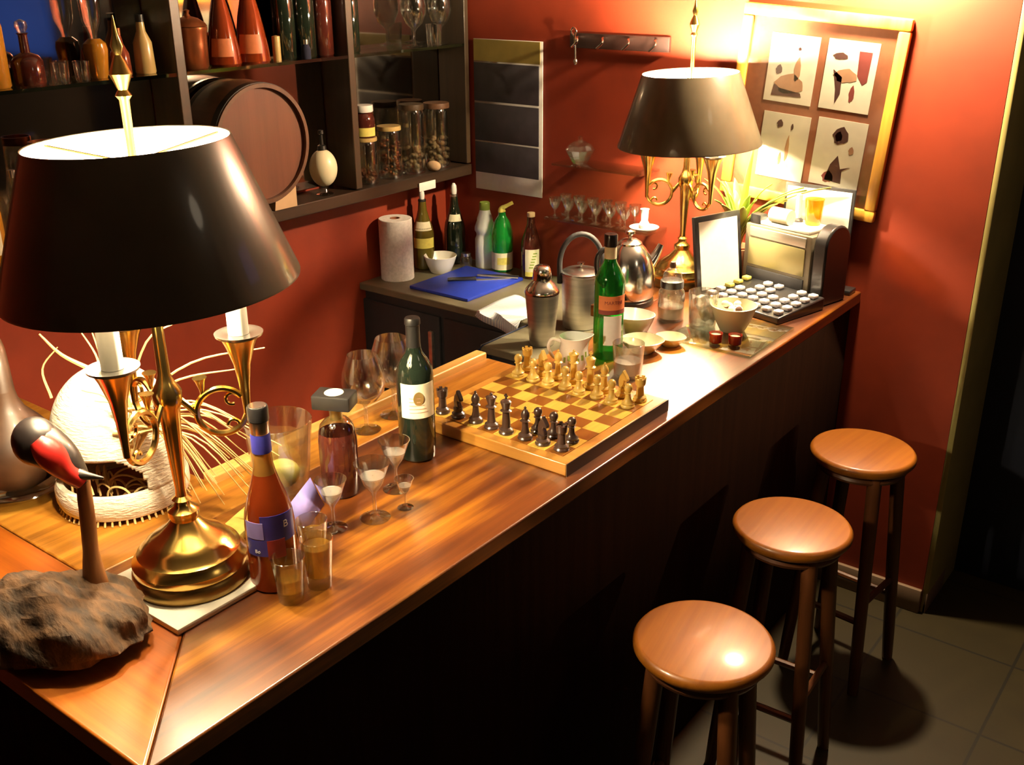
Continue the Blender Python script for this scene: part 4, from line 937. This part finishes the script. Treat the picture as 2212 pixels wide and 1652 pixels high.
def jar(y, r_, h, label, fill, lidm, fillh=.5):
    t = thing('storage_jar', label, 'jar', (-2.722, y, Z1), 0, 'storage jars on the lower shelf')
    MB().lathe([(.001, 0), (r_ * .95, 0), (r_, .006), (r_, h * .86), (r_ * .9, h * .92), (r_ * .88, h * .92), (r_ * .95, h * .85), (r_ * .95, .008), (.001, .008)], seg=32).build('body', 'glass_thick', t)
    MB().lathe([(.001, h * .9202), (r_ * .98, h * .9202), (r_ * 1.0, h * .94), (r_ * .98, h), (.001, h * 1.003)], seg=32).build('lid', lidm, t)
    f = MB()
    for k in range(36):
        a = random.uniform(0, 6.28); q = r_ * .78 * math.sqrt(random.random()); f.sphere((q * cos(a), q * sin(a), .016 + (h * fillh - .02) * k / 36), (r_ * .2, r_ * .16, r_ * .15), 8, 6)
    f.build('contents', fill, t)
    return t
jar(2.682, .043, .165, 'lidded jar with pinkish contents under the white capped bottle', 'mount', 'paleyellow', .3)
t = simple('bottle', 'dark bottle with a white cap standing on top of the lidded jar', 'bottle', (-2.722, 2.682, Z1 + .1656), [
    ('body', [(.001, 0), (.036, 0), (.039, .004), (.039, .060), (.034, .078), (.026, .088), (.001, .088)], 'cognac'), ('cap', [(.001, .0882), (.033, .0882), (.035, .092), (.034, .112), (.001, .114)], 'white')])
band(.0394, .006, .036, FACE, 1.2).build('label', 'yellowlab', t)
jar(2.806, .045, .190, 'second storage jar from the middle post, with copper red contents', 'copper', 'paleyellow', .75)
jar(2.930, .048, .255, 'tall storage jar with a brown lid in the middle of the jars', 'cork', 'post', .4)
jar(3.072, .051, .245, 'last storage jar near the calendar with wine corks inside', 'cork', 'barrel_side', .5)
rb = MB().sphere((0, 0, .020), (.030, .016, .020)); solo(rb, 'shelf_pebble', 'cork', 'small pale stone lying in front of the tall jar', 'stone', (-2.672, 2.990, Z1), .3)

# ------------------------------------------------------------------ corner of the bar: gourd, carved bird, hooded basket, dry grass
gd = thing('gourd', 'brown calabash gourd with a tall curved neck behind the carved bird', 'gourd', (-1.925, .872, TOP))
prof_ = smoothpts([(0, 0, .090), (0, 0, .120), (.0, .0, .160), (-.010, .002, .205), (-.030, .010, .250), (-.048, .022, .295), (-.075, .030, .325), (-.105, .022, .330)], 4)
body_r = [.001]
gb = MB().lathe([(.001, .018), (.040, .022), (.068, .040), (.083, .070), (.086, .100), (.078, .130), (.058, .158), (.036, .182), (.026, .205), (.0225, .225)], seg=44)
off = Vector((0, 0, 0))
gb.build('body', 'gourd', gd)
nk = smoothpts([(0, 0, .218), (-.006, .004, .245), (-.016, .010, .275), (-.030, .016, .303), (-.055, .018, .325), (-.085, .014, .330), (-.110, .004, .318)], 4)
MB().tube(nk, [.0232 - .0005 * i for i in range(len(nk))], 16).build('neck', 'gourd', gd)
sa = MB().lathe([(.001, 0), (.050, 0), (.055, .004), (.080, .016), (.100, .028), (.098, .030), (.079, .020), (.050, .008), (.001, .008)], seg=44)
solo(sa, 'glass_saucer', 'glass_thick', 'clear glass saucer under the brown gourd', 'saucer', (-1.925, .872, TOP))
bd = thing('carved_bird', 'carved bird head in red and black on a stick in a driftwood foot', 'carving', (-1.3865, .621, TOP))
dw = MB()
dr_ = MB().sphere((0, 0, 0), (1, 1, 1), 48, 28)
for v in dr_.v:
    n = v.normalized(); k = 1 + .10 * sin(5 * n.x + 2) * cos(4 * n.y) + .06 * sin(11 * n.x + 7 * n.z) + .035 * sin(23 * n.y + 9 * n.x)
    p = VR * (n.x * .150 * k - .006) + VT * (n.y * .102 * k - .022)
    zz = .034 + n.z * .076 * k * (1.0 - .12 * n.x) if n.z > 0 else .034 + n.z * .033
    dw.v.append(Vector((p.x, p.y, max(.0, zz))))
dw.f = dr_.f
dw.build('foot', 'drift', bd, 'rough driftwood foot')
ws = MB()
for px, py, pz in ((.035, .055, .052), (.085, .040, .050)):
    p = VR * px + VT * py; ws.sphere((p.x, p.y, pz), (.007, .005, .004), 10, 8)
ws.build('pale_knots', 'peach', bd, 'two pale knots')
base = Vector((-.0015, .090, .030))
st = smoothpts([base + VR * 0, base + VR * .001 + Vector((0, 0, .09)), base + VR * .006 + Vector((0, 0, .16)), base + VR * .010 + Vector((0, 0, .24))], 4)
MB().tube(st, [.026, .023, .020, .017, .0145, .012, .012, .012, .012, .0115, .0115, .011, .011], 14).build('stick', 'stick', bd)
tp = st[-1]
cen = tp + VR * -.060 + Vector((0, 0, .060))
MB().sphere(cen, (.034, .034, .038), 24, 16).tube(smoothpts([cen, cen + VR * .03 + Vector((0, 0, -.024)), tp + VR * -.012 + Vector((0, 0, .008)), tp + Vector((0, 0, -.012))], 4), [.034, .034, .033, .031, .029, .027, .025, .023, .021, .019, .017, .015, .012], 16).build('head', 'bird_black', bd, 'black bird head')
w1 = smoothpts([cen + VR * .012 + VT * .022 + Vector((0, 0, .012)), cen + VR * .028 + VT * .022 + Vector((0, 0, -.010)), cen + VR * .042 + VT * .016 + Vector((0, 0, -.038)), tp + VR * .004 + VT * .008 + Vector((0, 0, -.004))], 4)
MB().tube(w1, [.012, .016, .019, .021, .022, .022, .021, .019, .017, .015, .014, .013, .012], 14).build('wattle', 'bird_red', bd, 'red wattle and face')
bk = smoothpts([tp + VR * -.004 + VT * .010 + Vector((0, 0, .008)), tp + VR * .014 + VT * .010 + Vector((0, 0, .006)), tp + VR * .036 + VT * .008 + Vector((0, 0, .001))], 4)
MB().tube(bk, [.013, .012, .010, .008, .006, .005, .004, .003, .002], 12).build('beak', 'bird_black', bd, 'black beak')
bs = thing('hooded_basket', 'white hooded straw basket behind the carved bird', 'basket', (-1.742, .988, TOP - .002))
MB().lathe([(.112, .010), (.122, .012), (.127, .025), (.127, .048), (.121, .060), (.110, .060), (.106, .050), (.106, .018), (.112, .010)], seg=56).build('rim', 'wicker', bs, 'thick pale rim')
br = MB()
for k in range(56):
    a = k * 2 * pi / 56; br.tube([(.117 * cos(a), .117 * sin(a), .014), (.124 * cos(a), .124 * sin(a), .001)], .0022, 5)
br.build('bristles', 'straw', bs)
MB().lathe([(.001, .012), (.106, .012), (.106, .018), (.001, .018)], seg=40).build('floor_mat', 'mount', bs)
hp = [(max(.001, .119 * max(0, 1 - ((.058 + .223 * i / 40 - .10) / .181) ** 2.6 if i > 8 else 1) ** .5), .058 + .223 * i / 40) for i in range(41)]
hd_ = MB(); fa = math.atan2(VT.y, VT.x); SEG = 120
n0 = len(hp)
hd_.lathe(hp, seg=SEG)
keep = []
for f in hd_.f:
    c_ = sum((hd_.v[i] for i in f), Vector()) / len(f)
    da = (math.atan2(c_.y, c_.x) - fa + .35 + pi) % (2 * pi) - pi
    if c_.z < .135 and abs(da) < 1.15 * math.sqrt(max(0, 1 - (c_.z / .15) ** 4)): continue
    if len(f) > 4: continue
    keep.append(f)
hd_.f = keep
hd_.build('hood', 'wicker', bs, solid=.006)
lo = MB()
for k in range(16):
    a = fa + random.uniform(-1.2, .8); q = random.uniform(.02, .095); rr = random.uniform(.018, .04)
    c_ = Vector((q * cos(a), q * sin(a), random.uniform(.02, .06))); u = Vector((cos(a + 1.2), sin(a + 1.2), random.uniform(-.2, .2)))
    lo.tube(arc(c_, rr, random.uniform(-.3, .3), pi + random.uniform(-.5, .6), 12, u, Vector((0, 0, 1))), .0022, 6)
lo.build('straw_loops', 'straw', bs)
gr = MB()
def stalk(pts, r0=.0024):
    P_ = smoothpts(pts, 5); gr.tube(P_, [max(.0007, r0 * (1 - .7 * i / len(P_))) for i in range(len(P_))], 5)
o_ = Vector((-1.777, .978, TOP + .27))
stalk([o_, o_ + VR * -.05 + Vector((0, 0, .03)), o_ + VR * -.085 + Vector((0, 0, .072))], .005)
stalk([o_ + VR * -.085 + Vector((0, 0, -.06)), o_ + VR * -.092 + Vector((0, 0, .0)), o_ + VR * -.055 + Vector((0, 0, .045))], .003)
for k in range(6):
    stalk([o_ + VR * (.02 + .006 * k) + Vector((0, 0, -.02)), o_ + VR * (.015 + .008 * k) + Vector((0, 0, .03)), o_ + VR * (-.01 + .022 * k) + Vector((0, 0, .085 + .01 * (k % 3)))], .003)
rt = Vector((-1.625, .945, TOP + .215))
for k in range(26):
    a = random.uniform(-1.05, -.2); ln = random.uniform(.20, .34)
    e_ = rt + VR * (ln * cos(a)) + Vector((0, 0, ln * sin(a) * .75 + .02)) + VT * random.uniform(-.02, .07)
    md_ = rt * .5 + e_ * .5 + Vector((0, 0, .045)) + VR * .01
    e_.z = max(e_.z, TOP + .03)
    stalk([rt + Vector((random.uniform(-.02, .02), random.uniform(-.02, .02), random.uniform(-.03, .03))), md_, e_], .0026)
for h, l_ in ((.14, .27), (.10, .22), (.19, .12)):
    stalk([rt + Vector((0, 0, .02)), rt + VR * l_ * .5 + Vector((0, 0, h * .8)), rt + VR * l_ + Vector((0, 0, h))], .003)
for k in range(10):
    e_ = rt + VR * random.uniform(-.06, .06) + VT * random.uniform(-.02, .04) + Vector((0, 0, random.uniform(-.03, .08)))
    stalk([rt + Vector((0, 0, -.08)), rt * .4 + e_ * .6 + VR * .02, e_], .004)
go = gr.build('dry_grass', 'straw'); tag(go, 'spray of dry straw coloured grass around the hooded basket', 'dry grass'); go['kind'] = 'stuff'

# ------------------------------------------------------------------ lounge behind the customers
tv = thing('wall_mounted_television', 'blue glowing television on the lounge wall seen only in the mirror', 'television', (1.05, 3.555, 1.80))
MB().box((0, 0, 0), (.95, .04, .58), .006).build('case', 'black', tv)
MB().box((0, -.0215, 0), (.90, .003, .53)).build('screen', 'screen', tv, 'blue lit screen')

# ------------------------------------------------------------------ light and camera
def lightsrc(name, kind, loc, energy, col, size, aim=None, cone=None):
    l = bpy.data.lights.new(name, kind); l.energy = energy; l.color = col
    if kind == 'AREA': l.size = size
    else: l.shadow_soft_size = size
    o = bpy.data.objects.new(name, l); COL.objects.link(o); o.location = loc
    if aim: o.rotation_euler = (Vector(aim) - Vector(loc)).to_track_quat('-Z', 'Y').to_euler()
    if cone: l.spot_size = cone; l.spot_blend = .6
    return o
lightsrc('picture_spot', 'POINT', (-1.06, 3.07, 2.16), 165, (1, .76, .46), .04)
lightsrc('room_fill', 'POINT', (1.2, 1.7, 2.7), 5, (1, .80, .55), .22)  # added unseen fill that brightens the olive jamb and door side
w = bpy.data.worlds.new('night'); S.world = w; w.use_nodes = True
bg = w.node_tree.nodes['Background']; bg.inputs['Color'].default_value = (1, .6, .35, 1); bg.inputs['Strength'].default_value = .002

cam = bpy.data.cameras.new('camera'); co = bpy.data.objects.new('camera', cam); COL.objects.link(co); S.camera = co
cam.sensor_width = 36; cam.lens = 2239.3 / 2212 * 36; cam.clip_start = .02
yaw, pit, rol = rad(-37.564), rad(-22.363), rad(-.409)
d_ = Vector((sin(yaw) * cos(pit), cos(yaw) * cos(pit), sin(pit))); r_ = Vector((cos(yaw), -sin(yaw), 0)); u_ = r_.cross(d_)
rr_ = r_ * cos(rol) + u_ * sin(rol); uu_ = u_ * cos(rol) - r_ * sin(rol)
co.matrix_world = Matrix(((rr_.x, uu_.x, -d_.x, 0), (rr_.y, uu_.y, -d_.y, 0), (rr_.z, uu_.z, -d_.z, 2.08), (0, 0, 0, 1)))
vs_ = S.view_settings; S.display_settings.display_device = 'sRGB'
vs_.view_transform = 'Standard'; vs_.look = 'None'; vs_.gamma = 1; vs_.exposure = 0.3; vs_.use_curve_mapping = False
S.cycles.max_bounces = 14; S.cycles.transparent_max_bounces = 24; S.cycles.transmission_bounces = 8; S.cycles.diffuse_bounces = 4; S.cycles.glossy_bounces = 5
S.cycles.sample_clamp_indirect = 6; S.cycles.caustics_refractive = False; S.cycles.caustics_reflective = False
